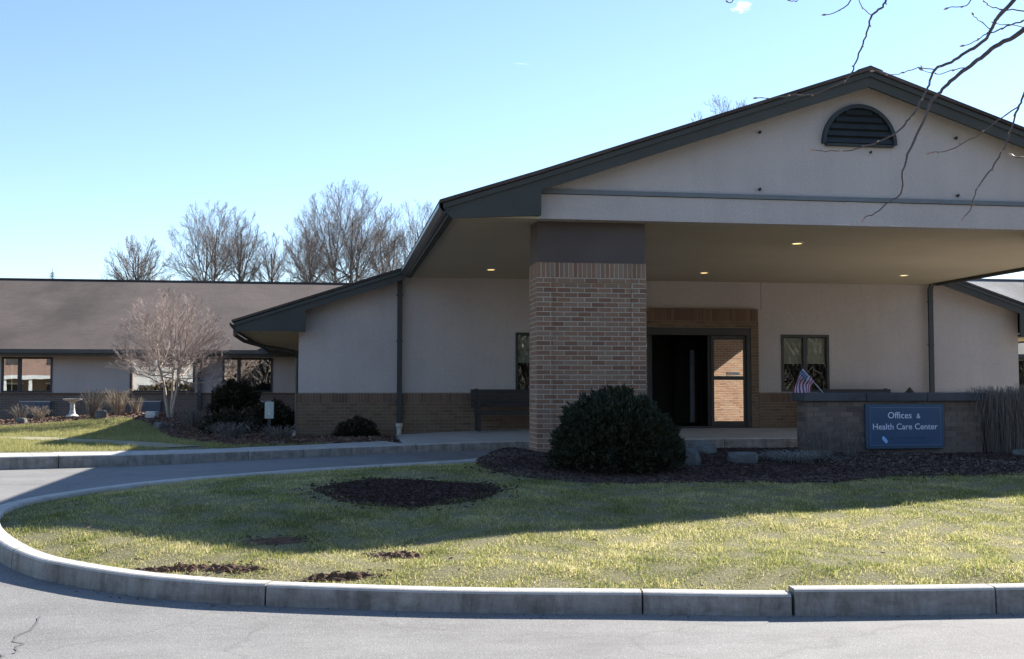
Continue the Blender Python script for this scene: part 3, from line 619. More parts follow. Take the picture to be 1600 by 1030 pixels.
for a, b in ((5.985, 6.165), (9.415, 9.595)):
    bricks_xz(wb, a, b, .72, 3.07, 25.083, seed=5); mort.box(a+.003, b-.003, 25.09, 25.2, .7, 3.06)
bricks_xz(wb, 5.985, 9.595, 3.08, 3.215, 25.083, seed=6); soldiers(sb, 5.985, 9.595, 3.22, 3.50, 25.08, seed=8)
mort.box(5.99, 9.59, 25.089, 25.2, 3.07, 3.49)
for a, b in ((-.72, 5.98), (9.61, 16.09)): mort.box(a, b, 25.13, 25.40, 1.50, 1.60)
mort.build('mortar', M['wall_mortar'], BLD)
tag(wb.build('wall_bricks', M['wall_brick'], BLD), kind='stuff'); tag(sb.build('soldier_bricks', M['soldier'], BLD), kind='stuff')
# windows
def window(parent, x0, x1, z0, z1, yf, mull, blind, fm=.055, m='bronze', back=.5, glass='glass'):
    w = MB(); y0, y1 = yf-.02, yf+.08
    w.box(x0, x0+fm, y0, y1, z0, z1).box(x1-fm, x1, y0, y1, z0, z1).box(x0+fm, x1-fm, y0, y1, z0, z0+fm).box(x0+fm, x1-fm, y0, y1, z1-fm, z1)
    edges = [x0+fm] + [q for c in mull for q in (c-fm*.9, c+fm*.9)] + [x1-fm]
    for c in mull: w.box(c-fm*.9, c+fm*.9, y0+.003, y1-.003, z0+fm, z1-fm)
    fr = w.build('window', M[m], parent)
    for a, b in zip(edges[::2], edges[1::2]):
        MB().box(a-.004, b+.004, yf+.03, yf+.034, z0+fm-.004, z1-fm+.004).build('pane', M[glass], fr)
        if blind:
            s = MB(); z = z1-fm-.02; zl = z0+fm+(z1-z0)*(1-blind)
            while z > zl: s.box(a+.005, b-.005, yf+.10, yf+.112, z-.024, z-.003); z -= .027
            s.build('blind', M['blind'], fr)
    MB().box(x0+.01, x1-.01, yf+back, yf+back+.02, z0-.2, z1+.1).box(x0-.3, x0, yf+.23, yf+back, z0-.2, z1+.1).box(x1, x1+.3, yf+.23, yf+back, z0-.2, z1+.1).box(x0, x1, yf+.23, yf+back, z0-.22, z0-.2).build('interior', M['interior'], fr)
    return fr
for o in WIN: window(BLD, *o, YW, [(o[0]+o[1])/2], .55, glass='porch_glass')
# sliding entrance door
dr = MB(); x0, x1, z0, z1 = 6.17, 9.41, .79, 3.07
dr.box(x0, x0+.07, 25.1, 25.26, z0, z1).box(x1-.09, x1, 25.1, 25.26, z0, z1).box(x0+.07, x1-.09, 25.1, 25.26, z1-.17, z1).box(x0+.07, x1-.09, 25.12, 25.24, z0, z0+.05)
door = dr.build('door', M['bronze'], BLD)
def leaf(a, b, y, mid, name='door_panel'):
    w = MB(); f = .065
    w.box(a, a+f, y, y+.045, z0+.055, z1-.18).box(b-f, b, y, y+.045, z0+.055, z1-.18).box(a+f, b-f, y, y+.045, z1-.27, z1-.18).box(a+f, b-f, y, y+.045, z0+.055, z0+.16)
    if mid: w.box(a+f, b-f, y, y+.045, mid-.045, mid+.045)
    w.box(a+f-.004, b-f+.004, y+.02, y+.026, z0+.15, z1-.26, 1)
    return w.build(name, [M['bronze'], M['door_glass']], door)
leaf(8.49, 9.32, 25.15, 1.93); leaf(6.25, 7.06, 25.15, 1.93)
leaf(6.32, 7.12, 25.205, None); leaf(8.43, 9.27, 25.205, None)
MB().box(8.86, 9.16, 25.143, 25.147, 2.0, 2.06).build('notice', M['white'], door)
MB().box(8.33, 8.43, 26.2, 26.26, .9, 2.6).build('inner_post', M['alu'], door)
iv = MB(); iv.box(5.9, 9.7, 29.5, 29.55, .6, 3.3).box(5.9, 5.95, 25.45, 29.5, .6, 3.3).box(9.65, 9.7, 25.45, 29.5, .6, 3.3).box(5.95, 9.65, 25.45, 29.5, 3.2, 3.25).box(5.95, 9.65, 25.3, 29.5, .72, .78)
iv.build('vestibule', M['lobby'], door)
for xa in (6.3, 7.0, 7.75, 8.5, 9.2): MB().box(xa, xa+.07, 28.2, 28.26, .78, 2.95).build('inner_post', M['bronze'], door)
MB().box(6.0, 9.6, 28.2, 28.26, 2.95, 3.1).build('inner_header', M['bronze'], door)
MB().box(7.2, 7.55, 28.19, 28.195, 1.75, 1.95).build('notice', M['blind'], door)
# pillars with every front brick of the near one a piece
PX0, PX1, PY0, PY1, PZ0, PZ1 = 2.91, 4.54, 16.35, 17.02, .45, 3.505
proto = None
def pillar(off, single):
    a, b = PX0+off, PX1+off
    p = MB().box(a+.005, b-.005, PY0+.0255, PY1-.005, PZ0, PZ1-.004).box(a+.006, a+.226, PY0+.0055, PY0+.025, PZ0, PZ1-.005).box(b-.219, b-.006, PY0+.0055, PY0+.025, PZ0, PZ1-.005).box(a+.2325, b-.2255, PY0+.0055, PY0+.0248, PZ1-.290, PZ1-.005).build('pillar', M['mortar'], BLD)
    rest = MB(); zc = PZ0; rg = random.Random(5+int(off)); front = []
    bw, ch, g = (b-a)/8, .0703, .0125
    zs = PZ1-.218; nrow = int((zs-PZ0)/ch); z0 = zs-nrow*ch
    for r in range(nrow):
        z = z0+r*ch; sh = bw/2 if r % 2 else 0; x = a-sh
        while x < b-.01:
            l, q = max(x, a), min(x+bw-g, b-(g if x+bw < b else 0)); q = min(q, b)
            mid = (l+q)/2
            segs = [(l, q)]
            for cut in (a+.232, b-.225):
                segs = [t for s_, e_ in segs for t in (([(s_, cut), (cut, e_)]) if s_ < cut-.02 and e_ > cut+.02 else [(s_, e_)])]
            for s_, e_ in segs:
                proud = .0 if (s_+e_)/2 < a+.232 or (s_+e_)/2 > b-.225 else .020
                if r >= nrow-1: proud = 0
                front.append((s_, e_, PY0+proud+rg.uniform(-.0025, .0025), z, z+ch-g))
            x += bw
        y = PY0+.1-(bw/2 if r % 2 == 0 else 0)
        while y < PY1-.01:                           # the two side faces
            l, q = max(y, PY0+.101), min(y+bw-g, PY1-.1)
            if q-l > .03:
                rest.box(a+rg.uniform(-.002, .002), a+.08, l, q, z, z+ch-g); rest.box(b-.08, b+rg.uniform(-.002, .002), l, q, z, z+ch-g)
            y += bw
        x = a-sh
        while x < b-.01:                             # back face
            l, q = max(x, a), min(x+bw-g, b)
            if q-l > .03: rest.box(l, q, PY1-.08, PY1+rg.uniform(-.002, .002), z, z+ch-g)
            x += bw
    sold = [(l, q, y, zs+.001, zz) for l, q, y, _, zz in soldiers(None, a, b, zs, PZ1, PY0-.003, pitch=.068, g=.017, seed=2)]
    for k in range(9):
        y0 = PY0+.10+k*.0645
        if y0+.055 < PY1-.06: rest.box(a-.003, a+.08, y0, y0+.055, zs+.001, PZ1); rest.box(b-.08, b+.003, y0, y0+.055, zs+.001, PZ1)
    soldiers(rest, a, b, zs+.001, PZ1, PY1-.08, depth=.083, seed=4)
    pieces = sold + sorted(front, key=lambda t: -t[3])
    for i, (l, q, y, za, zb) in enumerate(pieces):
        dep = PY0+.095-y
        if single and i < 300 and (q-l) > .03:
            key = round(q-l, 3), round(zb-za, 3)
            me = CACHE.get(key)
            if me is None:
                w, h = (q-l)/2, (zb-za)/2; e = .004
                vs = [(-w+e, 0, -h+e), (w-e, 0, -h+e), (w-e, 0, h-e), (-w+e, 0, h-e), (-w, e, -h), (w, e, -h), (w, e, h), (-w, e, h), (-w, .09, -h), (w, .09, -h), (w, .09, h), (-w, .09, h)]
                fs = [(0, 1, 2, 3)] + [(j, 4+j, 4+(j+1) % 4, (j+1) % 4) for j in range(4)] + [(4+j, 8+j, 8+(j+1) % 4, 4+(j+1) % 4) for j in range(4)]
                me = MB().add(vs, fs).mesh('brick', M['brick']); CACHE[key] = me
            link('brick', me, p, ((l+q)/2, y, (za+zb)/2))
        else: rest.box(l, q, y, PY0+.095, za, zb)
    tag(rest.build('more_bricks', M['brick'], p), kind='stuff')
    MB().box(a+.015, b-.015, PY0+.015, PY1-.015, PZ1, 4.125).build('pillar_head', M['dark_stucco'], BLD)
CACHE = {}
pillar(0, True); pillar(2*CX-PX0-PX1, False)
# canopy: soffit, gable, beam, trim, rakes, fascia, roof
MB().box(1.66, 13.72, 16.2, 25.19, 4.125, 4.16).build('soffit', M['soffit'], BLD)
MB().box(1.64, 2.86, 15.84, 16.19, 4.06, 4.09).build('soffit_return', M['soffit'], BLD)
gx0, gx1 = 2.87, 12.75
gp = [(gx0, 4.46), (gx1, 4.46), (gx1, roofz(gx1)-.09), (7.79, roofz(7.79)-.09), (gx0, roofz(gx0)-.09)]
MB().prism_y(gp, 16.12, 16.32).build('gable_wall', M['stucco'], BLD)
MB().box(gx0-.002, gx1+.002, 16.09, 16.34, 4.10, 4.455).build('canopy_beam', M['stucco'], BLD)
MB().box(gx0+.01, gx1-.01, 16.06, 16.12, 4.462, 4.525).build('trim_band', M['trim'], BLD)
def rake(xs_top, depth, y0, y1, tail, name='rake_board'):
    t = [(x, roofz(x)-.01) for x in xs_top]; return MB().prism_y(tail + t[::-1], y0, y1).build(name, M['fascia'], BLD)
d1 = .235
rake([1.49, 2.82, 7.79], d1, YF, YF+.045, [(1.49, 4.16), (1.62, 4.03), (2.87, 4.10), (2.87, roofz(2.87)-d1), (7.79, roofz(7.79)-d1)])
rake([7.79, 14.05], d1, YF+.001, YF+.046, [(7.79, roofz(7.79)-d1), (12.75, roofz(12.75)-d1), (12.75, 4.10), (13.9, 4.03), (14.05, 4.16)])
for xa, xb in ((1.49, 2.82), (2.82, 7.79), (7.79, 14.05)):
    MB().prism_y([(xa, roofz(xa)-.085), (xb, roofz(xb)-.085), (xb, roofz(xb)-.012), (xa, roofz(xa)-.012)], YF-.03, YF-.002).build('rake_trim', M['fascia'], BLD)
MB().prism_y([(2.84, 4.11), (2.868, 4.11), (2.868, roofz(2.87)-.2), (2.84, roofz(2.84)-.2)], YF+.05, 16.1).build('return_cheek', M['fascia'], BLD)
MB().box(1.56, 1.655, 15.83, 24.7, 4.06, 4.205).build('eave_fascia', M['fascia'], BLD)
MB().box(13.73, 13.82, 15.83, 24.7, 4.06, 4.205).build('eave_fascia', M['fascia'], BLD)
def gutter(x, sgn, y0, y1, z):
    g = MB(); pr = [(0, 0), (.075, 0), (.125, .07), (.125, .12), (.112, .12), (.112, .075), (.07, .012), (.012, .012), (.012, .12), (0, .12)]
    poly = [(x+sgn*u, z+v) for u, v in pr]
    if sgn < 0: poly = poly[::-1]
    return g.prism_y(poly, y0, y1).build('gutter', M['gutter'], BLD)
gutter(1.555, -1, YF-.02, 25.0, 4.105); gutter(13.825, 1, YF-.02, 25.0, 4.105)
gutter(-2.02, -1, 24.72, 37.2, 2.945); gutter(17.46, 1, 24.72, 37.2, 2.975)
def roof_part(xs_, y0, y1, th=.05):
    mb = MB()
    for a, b in zip(xs_[:-1], xs_[1:]):
        mb.prism_y([(a, roofz(a)), (b, roofz(b)), (b, roofz(b)+th), (a, roofz(a)+th)], y0, y1)
    return mb.build('roof', M['roof'], BLD)
roof_part([1.44, 2.82, 7.79, 14.1], YF-.06, 24.68); roof_part([-2.1, 1.49, 2.82, 7.79, 14.05, 17.54], 24.68, 50)
MB().prism_y([(7.6, 6.348), (7.79, 6.412), (7.98, 6.348), (7.98, 6.362), (7.79, 6.428), (7.6, 6.362)], YF-.06, 50).build('ridge_cap', M['roof'], BLD)
# main gable rakes either side of the canopy
YR = 24.72; d2 = .22
rl = [(-2.06, 3.02), (-2.0, 2.89), (-.58, 2.89), (-.58, roofz(-.58)-d2), (1.5, roofz(1.5)-d2)]
MB().prism_y(rl + [(1.5, roofz(1.5)-.01), (-2.06, roofz(-2.06)-.01)], YR, YR+.04).build('rake_board', M['fascia'], BLD)
rr = [(13.9, roofz(13.9)-d2), (15.86, roofz(15.86)-d2), (15.86, 2.89), (17.4, 2.89), (17.5, 3.04)]
MB().prism_y(rr + [(17.5, roofz(17.5)-.01), (13.9, roofz(13.9)-.01)], YR, YR+.04).build('rake_board', M['fascia'], BLD)
for xa, xb in ((-2.06, 1.5), (13.9, 17.5)):
    MB().prism_y([(xa, roofz(xa)-.08), (xb, roofz(xb)-.08), (xb, roofz(xb)-.012), (xa, roofz(xa)-.012)], YR-.03, YR-.002).build('rake_trim', M['fascia'], BLD)
for xa, xb in ((-2.0, -.6), (16.12, 17.4)): MB().box(xa, xb, YR+.05, 37.3, 2.90, 2.93).build('eave_soffit', M['soffit'], BLD)
for xa, xb in ((-2.02, -1.99), (17.41, 17.44)): MB().box(xa, xb, YR+.045, 37.25, 2.86, 3.05).build('eave_fascia', M['fascia'], BLD)
MB().tube([(-2.08, 25.3, 2.99), (-2.08, 25.3, 2.84), (-1.9, 25.6, 2.72), (-1.5, 26.2, 2.62), (-.9, 27.2, 2.56), (-.82, 27.3, 2.4), (-.82, 27.3, .75)], .045, 8).build('downspout', M['bronze'], BLD)
def downspout(x, foot):
    d = MB(); d.box(x-.055, x+.055, 25.02, 25.08, .93 if foot else .8, 4.0)
    d.prism_x([(25.02, 4.0), (25.08, 4.0), (24.98, 4.15), (24.90, 4.15)], x-.055, x+.055)
    for z in (1.4, 2.7, 3.7): d.box(x-.075, x+.075, 25.04, 25.084, z, z+.03)
    o = d.build('downspout', M['bronze'], BLD)
    if foot:
        MB().lathe([(.0, .60), (.055, .60), (.055, .83), (.075, .87), (.082, .94), (.0, .94)], x, 25.03, 14).build('drain_boot', M['pipe'], o)
downspout(1.43, True); downspout(13.80, False)
MB().tube([(-.80, 25.0, .58), (-.80, 25.0, .80)], .035, 8).build('drain_pipe', M['pipe'], BLD)
MB().box(9.70, 9.712, 25.196, 25.2, 3.5, 4.12).build('control_joint', M['trim'], BLD)
# half-round louvre
vx, vz, vr = 7.77, 5.33, .59
vt = MB(); n = 28
for i in range(n):
    t0, t1 = math.pi*i/n, math.pi*(i+1)/n
    q = [(vx+r*math.cos(t), vz+r*math.sin(t)*1.02) for r, t in ((vr-.055, t0), (vr, t0), (vr, t1), (vr-.055, t1))]
    vt.prism_y(q, 16.05, 16.12)
vt.box(vx-vr+.055, vx+vr-.055, 16.05, 16.12, vz-.035, vz)
vent = vt.build('vent', M['vent'], BLD)
MB().prism_y([(vx+(vr-.05)*math.cos(math.pi*i/n), vz+(vr-.05)*math.sin(math.pi*i/n)*1.02) for i in range(n+1)], 16.105, 16.118).build('vent_backing', M['black'], vent)
for k in range(5):
    z = vz+.015+k*.107; w = math.sqrt(max((vr-.055)**2-((z+.06-vz)/1.02)**2, .01))
    MB().prism_x([(16.062, z), (16.068, z-.004), (16.10, z+.075), (16.094, z+.079)], vx-w, vx+w).build('slat', M['vent'], vent)
for x, z in ((6.21, 5.46), (9.33, 5.48), (6.2, 4.61), (9.34, 4.60), (7.95, 5.22)):
    r_ = .016 if z == 5.22 else .022
    MB().tube([(x, 16.12, z), (x, 16.07, z), (x-.015, 16.055, z-.02)], [r_*.7, r_, r_*.8], 8).build('wall_anchor', M['bronze'], BLD)
MB().box(7.55, 7.72, 16.084, 16.089, 4.445, 4.452).box(8.25, 8.4, 16.084, 16.089, 4.445, 4.452).box(7.35, 7.6, 16.084, 16.089, 4.108, 4.115).box(8.25, 8.42, 16.084, 16.089, 4.108, 4.115).build('white_strip', M['white'], BLD)  # thin white strips along the top and bottom of the beam
# recessed lights in the soffit
for (x, y, where) in ((3.18, 23.25, 'lit recessed ceiling light left of the brick pillar'), (7.69, 18.29, 'lit recessed ceiling light nearest the canopy front'), (7.69, 23.19, 'lit recessed ceiling light over the entrance door'), (12.1, 23.05, 'lit recessed ceiling light near the right downspout')):
    t = thing('ceiling_light', where, 'ceiling light', 'recessed lights in the canopy soffit', (x, y, 4.12))
    MB().lathe([(.08, .004), (.11, .004), (.11, -.008), (.08, -.012), (.08, .004)], 0, 0, 20).build('trim_ring', M['white'], t)
    MB().lathe([(.0, -.006), (.079, -.006), (.079, -.002), (.0, -.002)], 0, 0, 20).build('lens', M['lamp'], t)

# ------------------------------------------------------------------ wings
def wing(name, label, x0, x1, wins, roof_mat, ridge_z, eave_x, units, spouts):
    t = thing(name, label, 'building'); Y0 = 38.0
    strips([x0, x1], lambda x: 2.95, 1.56, [w[:4] for w in wins], Y0, Y0+.2).build('wall', M['stucco'], t)
    MB().box(x0, x1, Y0-.05, Y0+.15, .35, 1.555).build('brick_base', M['far_brick'], t)
    MB().box(x0, x1, Y0-.07, Y0-.045, 1.50, 1.57).build('brick_sill', M['soldier'], t)
    ry, ey = 44.0, 37.25; ez = 2.86
    th = .06
    rf = MB(); nseg = 1
    rf.prism_x([(ey, ez), (ry, ridge_z-th), (51, ez-.1), (51, ez-.04), (ry, ridge_z), (ey, ez+th)], eave_x[0], eave_x[1])
    rf.build('roof', roof_mat, t)
    MB().box(eave_x[0], eave_x[1], ry-.13, ry+.13, ridge_z-.035, ridge_z+.012).build('ridge_cap', roof_mat, t)
    MB().box(eave_x[0], eave_x[1], ey+.02, ey+.05, ez-.14, ez-.005).build('fascia', M['bronze'], t)
    MB().box(eave_x[0], eave_x[1], ey-.10, ey+.018, ez-.06, ez+.045).build('gutter', M['gutter'], t)
    MB().box(eave_x[0], eave_x[1], ey+.055, Y0-.002, ez-.13, ez-.10).build('soffit', M['bronze'], t)
    for w in wins: window(t, *w[:4], Y0, [w[4]], 0, fm=.06, back=1.2)
    for a, b in units:
        u = MB().box(a, b, Y0-.16, Y0-.055, .88, 1.28).build('wall_unit', M['unit'], t)
        for k in range(6): MB().box(a+.03, b-.03, Y0-.172, Y0-.162, .92+k*.055, .945+k*.055).build('louvre', M['unit'], u)
        MB().box(a-.01, b+.01, Y0-.18, Y0-.055, 1.285, 1.31).build('unit_top', M['alu'], u)
    for x in spouts: MB().box(x-.06, x+.06, Y0-.16, Y0-.08, .7, 2.75).build('downspout', M['bronze'], t)
    return t
lw = [(-18.1, -16.6, 1.58, 2.69, -17.6), (-14.2, -12.7, 1.58, 2.69, -13.7), (-10.22, -8.70, 1.58, 2.69, -9.68), (-6.36, -4.36, 1.58, 2.69, -4.86), (-3.5, -1.92, 1.58, 2.69, -2.98)]
wing('left_wing', 'long low wing with brown shingle roof and windows at left', -34, -.75, lw, M['roof'], 5.70, (-35, 2.5), [(-17.6, -16.7), (-13.6, -12.7), (-9.61, -8.71), (-6.32, -5.38), (-2.8, -1.9)], (-4.2,))
rw = [(23.9, 25.4, 1.60, 2.9, 24.9), (28.0, 29.5, 1.60, 2.9, 29.0)]
wing('right_wing', 'low wing with pale grey roof seen under the canopy at right', 16.15, 46, rw, M['roof_grey'], 6.25, (13, 47), [(24.4, 25.3)], ())

# ------------------------------------------------------------------ sign wall, sign, flag
SX0, SX1, SY = 6.73, 9.44, 15.72
sw = thing('sign_wall', 'low brick sign wall with dark stone cap on the mulch bed', 'wall')
gz = .48
MB().box(SX0+.008, SX1-.008, SY+.007, SY+.365, gz, 1.49).build('mortar', M['soil_mortar'], sw)
hid = lambda x, z: False
for i, (a, b, y, za, zb) in enumerate(bricks_xz(None, SX0, SX1, .62, 1.49, SY, bw=.2014, ch=.0725, seed=21)):
    me = MB().box(-(b-a)/2, (b-a)/2, 0, .08, -(zb-za)/2, (zb-za)/2).mesh('brick', M['sign_brick']) if (round(b-a, 3), 's') not in CACHE else CACHE[(round(b-a, 3), 's')]
    CACHE[(round(b-a, 3), 's')] = me
    link('brick', me, sw, ((a+b)/2, y, (za+zb)/2))
rest = MB(); rg = random.Random(2); z = .62; r = 0
while z < 1.48:
    y = SY+.082-(.1 if r % 2 else 0)
    while y < SY+.36:
        l, q = max(y, SY+.082), min(y+.19, SY+.372)
        if q-l > .03: rest.box(SX0+rg.uniform(-.002, .002), SX0+.08, l, q, z, z+.0625); rest.box(SX1-.08, SX1+rg.uniform(-.002, .002), l, q, z, z+.0625)
        y += .2
    z += .0725; r += 1
tag(rest.build('more_bricks', M['sign_brick'], sw), kind='stuff')
cp = MB(); nx = 24
for i in range(3):
    a = SX0-.06+i*(SX1-SX0+.12)/3; b = a+(SX1-SX0+.12)/3-.006
    o = MB().box(a, b, SY-.06, SY+.43, 1.492, 1.615).build('cap_stone', M['cap'], sw, bevel=.012)
sg = thing('sign_board', 'blue sign reading Offices & Health Care Center on the brick wall', 'sign', None, (8.2, SY-.045, 1.13))
bw2, bh2 = .605, .325
MB().box(-bw2, bw2, -.012, .04, -bh2, bh2).build('board', M['sign_edge'], sg, bevel=.006)
MB().box(-bw2+.05, bw2-.05, -.018, -.0125, -bh2+.045, bh2-.045).build('panel', M['sign_blue'], sg)
ln = MB(); e, f_ = bw2-.055, bh2-.05
ln.box(-e, e, -.0205, -.0185, f_-.009, f_).box(-e, e, -.0205, -.0185, -f_, -f_+.009).box(-e, -e+.009, -.0205, -.0185, -f_+.009, f_-.009).box(e-.009, e, -.0205, -.0185, -f_+.009, f_-.009)
ln.build('border_line', M['sign_line'], sg)
def text(body, width, cx, cz, parent, material, name='lettering', depth=.003, h=None):
    cu = bpy.data.curves.new(name, 'FONT'); cu.body = body; cu.size = 1; cu.extrude = .01; cu.align_x = 'LEFT'; cu.resolution_u = 3; cu.offset = 0.004
    to = bpy.data.objects.new(name, cu); COL.objects.link(to); dg = bpy.context.evaluated_depsgraph_get(); dg.update()
    me = bpy.data.meshes.new_from_object(to.evaluated_get(dg)); bpy.data.objects.remove(to)
    co = np.empty(len(me.vertices)*3, np.float32); me.vertices.foreach_get('co', co); co = co.reshape(-1, 3)
    mn, mx = co.min(0), co.max(0); s = width/(mx[0]-mn[0]); sy = s if h is None else h/(mx[1]-mn[1])
    v = np.stack([(co[:, 0]-(mn[0]+mx[0])/2)*s+cx, -.0185-(co[:, 2]+.01)*.15, (co[:, 1])*sy+cz], -1)
    me.vertices.foreach_set('co', v.astype(np.float32).ravel()); me.materials.clear(); me.materials.append(material); me.update()
    return link(name, me, parent)
text('Offices', .365, -.085, .115, sg, M['letter']); text('&', .06, .205, .115, sg, M['letter'])
text('Health Care Center', 1.0, 0, -.045, sg, M['letter'])
MB().prism_y([(-.335, -.145), (-.36, -.15), (-.365, -.175), (-.345, -.205), (-.30, -.25), (-.292, -.235), (-.275, -.225), (-.285, -.195), (-.315, -.165), (-.32, -.15)][::-1], -.0215, -.0185).build('emblem', M['emblem'], sg)
ft = MB(); rg = random.Random(6)
for row, (xa, xb, z, hh) in enumerate(((-.235, .345, -.185, .030), (-.205, .28, -.238, .024))):
    x = xa
    while x < xb:
        w = rg.uniform(.012, .024); ft.box(x, x+w*.35, -.0205, -.0185, z, z+hh); ft.box(x, x+w, -.0205, -.0186, z+rg.choice((0, hh*.45, hh*.8)), z+rg.choice((0, hh*.45, hh*.8))+.0062+.02*hh); x += w+.012
ft.build('faint_print', M['faint'], sg)
fg = thing('flag', 'small american flag drooping from a stick at the sign wall end', 'flag', None, (7.20, SY+.46, 1.56)); fg.scale = (.88, .88, .88)
MB().tube([(.02, 0, -.65), (-.02, 0, .06), (-.40, -.03, .46)], .006, 8).build('stick', M['white'], fg)
MB().tube([(.02, 0, -.66), (.02, 0, -.55)], .012, 8).build('stick_foot', M['bronze'], fg)
U, V_ = 30, 26; fm = MB(); pts = []
for j in range(V_+1):
    for i in range(U+1):
        u, v = i/U, j/V_
        base = Vector((-.40, -.03, .46)) + Vector((.22, .015, -.235))*v*.98 + Vector((.012, -.005, .012))
        d = Vector((-.21+.05*v, 0, -.21-.12*u))*u*(.95-.18*v)
        p = base+d; sx = math.sin(u*9+v*5)
        p += Vector((.02*u*math.sin(v*9+u*3), .05*u*sx+.02*u, .018*u*math.sin(v*8)))
        if u > .55: p += Vector((.10*(u-.55), 0, -.22*(u-.55)))
        pts.append(p)
fs = []; mi = []
for j in range(V_):
    for i in range(U):
        s = int(j/V_*13); u = (i+.5)/U; m_ = 0 if s % 2 == 0 else 1
        if u < .4 and s < 7: m_ = 1 if (i % 2 == 1 and j % 3 == 1) and i < 11 else 2
        fs.append((j*(U+1)+i, j*(U+1)+i+1, (j+1)*(U+1)+i+1, (j+1)*(U+1)+i)); mi.append(m_)
fm.v = [tuple(p) for p in pts]; fm.f = fs; fm.mi = mi; fm.smooth = True
cl = fm.build('cloth', [M['red'], M['fwhite'], M['fblue']], fg)
so = cl.modifiers.new('thick', 'SOLIDIFY'); so.thickness = .002

# ------------------------------------------------------------------ plants and rocks
def rock(name, label, x, y, zf, sx, sy, sz, m, seed, group=None, pointy=0.0):
    mb = MB(); n, k = 14, 9; vs = []
    for j in range(k+1):
        ph = math.pi*j/k
        for i in range(n):
            th = 2*math.pi*i/n; d = Vector((math.sin(ph)*math.cos(th), math.sin(ph)*math.sin(th), math.cos(ph)))
            r = 1+.28*mnoise.noise(d*1.4+Vector((seed*3.1, 0, 0)))+.10*mnoise.noise(d*4+Vector((0, seed, 0)))
            q = Vector((max(min(d.x*r*1.25, .92), -.92), max(min(d.y*r*1.25, .92), -.92), max(min(d.z*r*1.2, .85), -.85)))
            tz = 1-pointy*max(q.z, 0); vs.append((q.x*sx*tz-.1*pointy*q.z*sx, q.y*sy*tz, q.z*sz))
    fs = [(j*n+i, (j+1)*n+i, (j+1)*n+(i+1) % n, j*n+(i+1) % n) for j in range(k) for i in range(n)]
    mb.add(vs, fs); o = mb.build(name, m); o.location = (x, y, float(zf(x, y))+sz*.45); o.rotation_euler = (0, 0, seed*1.3)
    return tag(o, label, 'rock', group)
rock('garden_rock', 'pale pointed rock beside the round evergreen bush', 4.66, 14.68, bed_z, .19, .14, .15, M['stone'], 1, 'rocks in the island bed', .45)
rock('garden_rock', 'flat grey boulder between the bush and the pale sedge', 5.40, 14.75, bed_z, .21, .15, .10, M['stone'], 2.2, 'rocks in the island bed')
rock('garden_rock', 'dim wide rock on the bed behind the pointed rock', 5.25, 16.1, bed_z, .24, .18, .13, M['stone'], 4.1, 'rocks in the island bed')
rock('garden_rock', 'small whitish rock at the foot of the dormant shrubs', 9.78, 15.35, bed_z, .13, .10, .06, M['stone'], 3.3, 'rocks in the island bed')
for i, (x, y, s, lab, m_) in enumerate(((-4.6, 30.9, .17, 'pale round stone at the foot of the little maple', 'pale_stone'), (-10.2, 31.6, .16, 'white stone at the far left edge of the wing bed', 'pale_stone'), (-4.05, 28.5, .15, 'rounded stone in shade at the bed edge', 'stone'), (-2.75, 27.0, .15, 'grey stone in shade before the dark shrub', 'stone'), (-6.0, 31.6, .2, 'grey boulder beside the orange mulch', 'stone'), (-7.9, 31.3, .14, 'reddish stone left of the bird bath', 'stone'))):
    rock('garden_rock', lab, x, y, ybed_z, s, s*.8, s*.7, M[m_], i+7, 'stones in the wing bed')
def shrub(name, label, x, y, z0, rx, ry, h, m, n, leaf, seed, cat='bush', group=None, aspect=.35, up=.5, rough=1.0, core=.70):
    t = thing(name, label, cat, group, (x, y, z0)); rg = np.random.RandomState(seed)
    MB().tube([(0, 0, -.1), (.02, 0, h*.3), (0, .02, h*.6)], [.05, .04, .02], 7).build('stem', M['bark'], t)
    d = rg.normal(size=(n, 3)); d[:, 2] = np.abs(d[:, 2])*.95-.25*rg.rand(n); d /= np.linalg.norm(d, axis=1)[:, None]
    lump = np.array([1+.15*rough*mnoise.noise(Vector(q)*2.4+Vector((seed, 0, 0)))+.10*rough*mnoise.noise(Vector(q)*14+Vector((0, 0, seed)))+.12*rough*mnoise.noise(Vector(q)*6.5+Vector((0, seed, 0))) for q in d.tolist()])
    r = lump*(1-.34*rg.rand(n)**1.6)
    P = d*r[:, None]*np.array([rx, ry, h*.72]) + np.array([0, 0, h*.27]); P[:, 2] = np.maximum(P[:, 2], .01)
    u = d + rg.normal(size=(n, 3))*.55 + np.array([0, 0, up]); u /= np.linalg.norm(u, axis=1)[:, None]
    v = np.cross(u, rg.normal(size=(n, 3))); v /= np.linalg.norm(v, axis=1)[:, None]
    a = leaf*(.6+.8*rg.rand(n))[:, None]; b = a*aspect
    V = np.stack([P-u*a*.3-v*b*.4, P-u*a*.3+v*b*.4, P+u*a*.35+v*b, P+u*a, P+u*a*.35-v*b], 1).reshape(-1, 3)
    np_mesh('foliage', V, 5, m, t)
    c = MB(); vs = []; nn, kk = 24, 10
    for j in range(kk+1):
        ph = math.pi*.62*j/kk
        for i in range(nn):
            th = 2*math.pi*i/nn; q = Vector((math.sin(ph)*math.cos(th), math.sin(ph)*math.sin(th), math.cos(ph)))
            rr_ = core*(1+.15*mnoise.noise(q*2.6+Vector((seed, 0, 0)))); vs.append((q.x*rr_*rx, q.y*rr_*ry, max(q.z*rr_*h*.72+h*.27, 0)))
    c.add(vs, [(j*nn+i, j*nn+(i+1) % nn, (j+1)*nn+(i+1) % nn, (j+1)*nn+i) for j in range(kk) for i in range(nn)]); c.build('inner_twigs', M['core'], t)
    return t
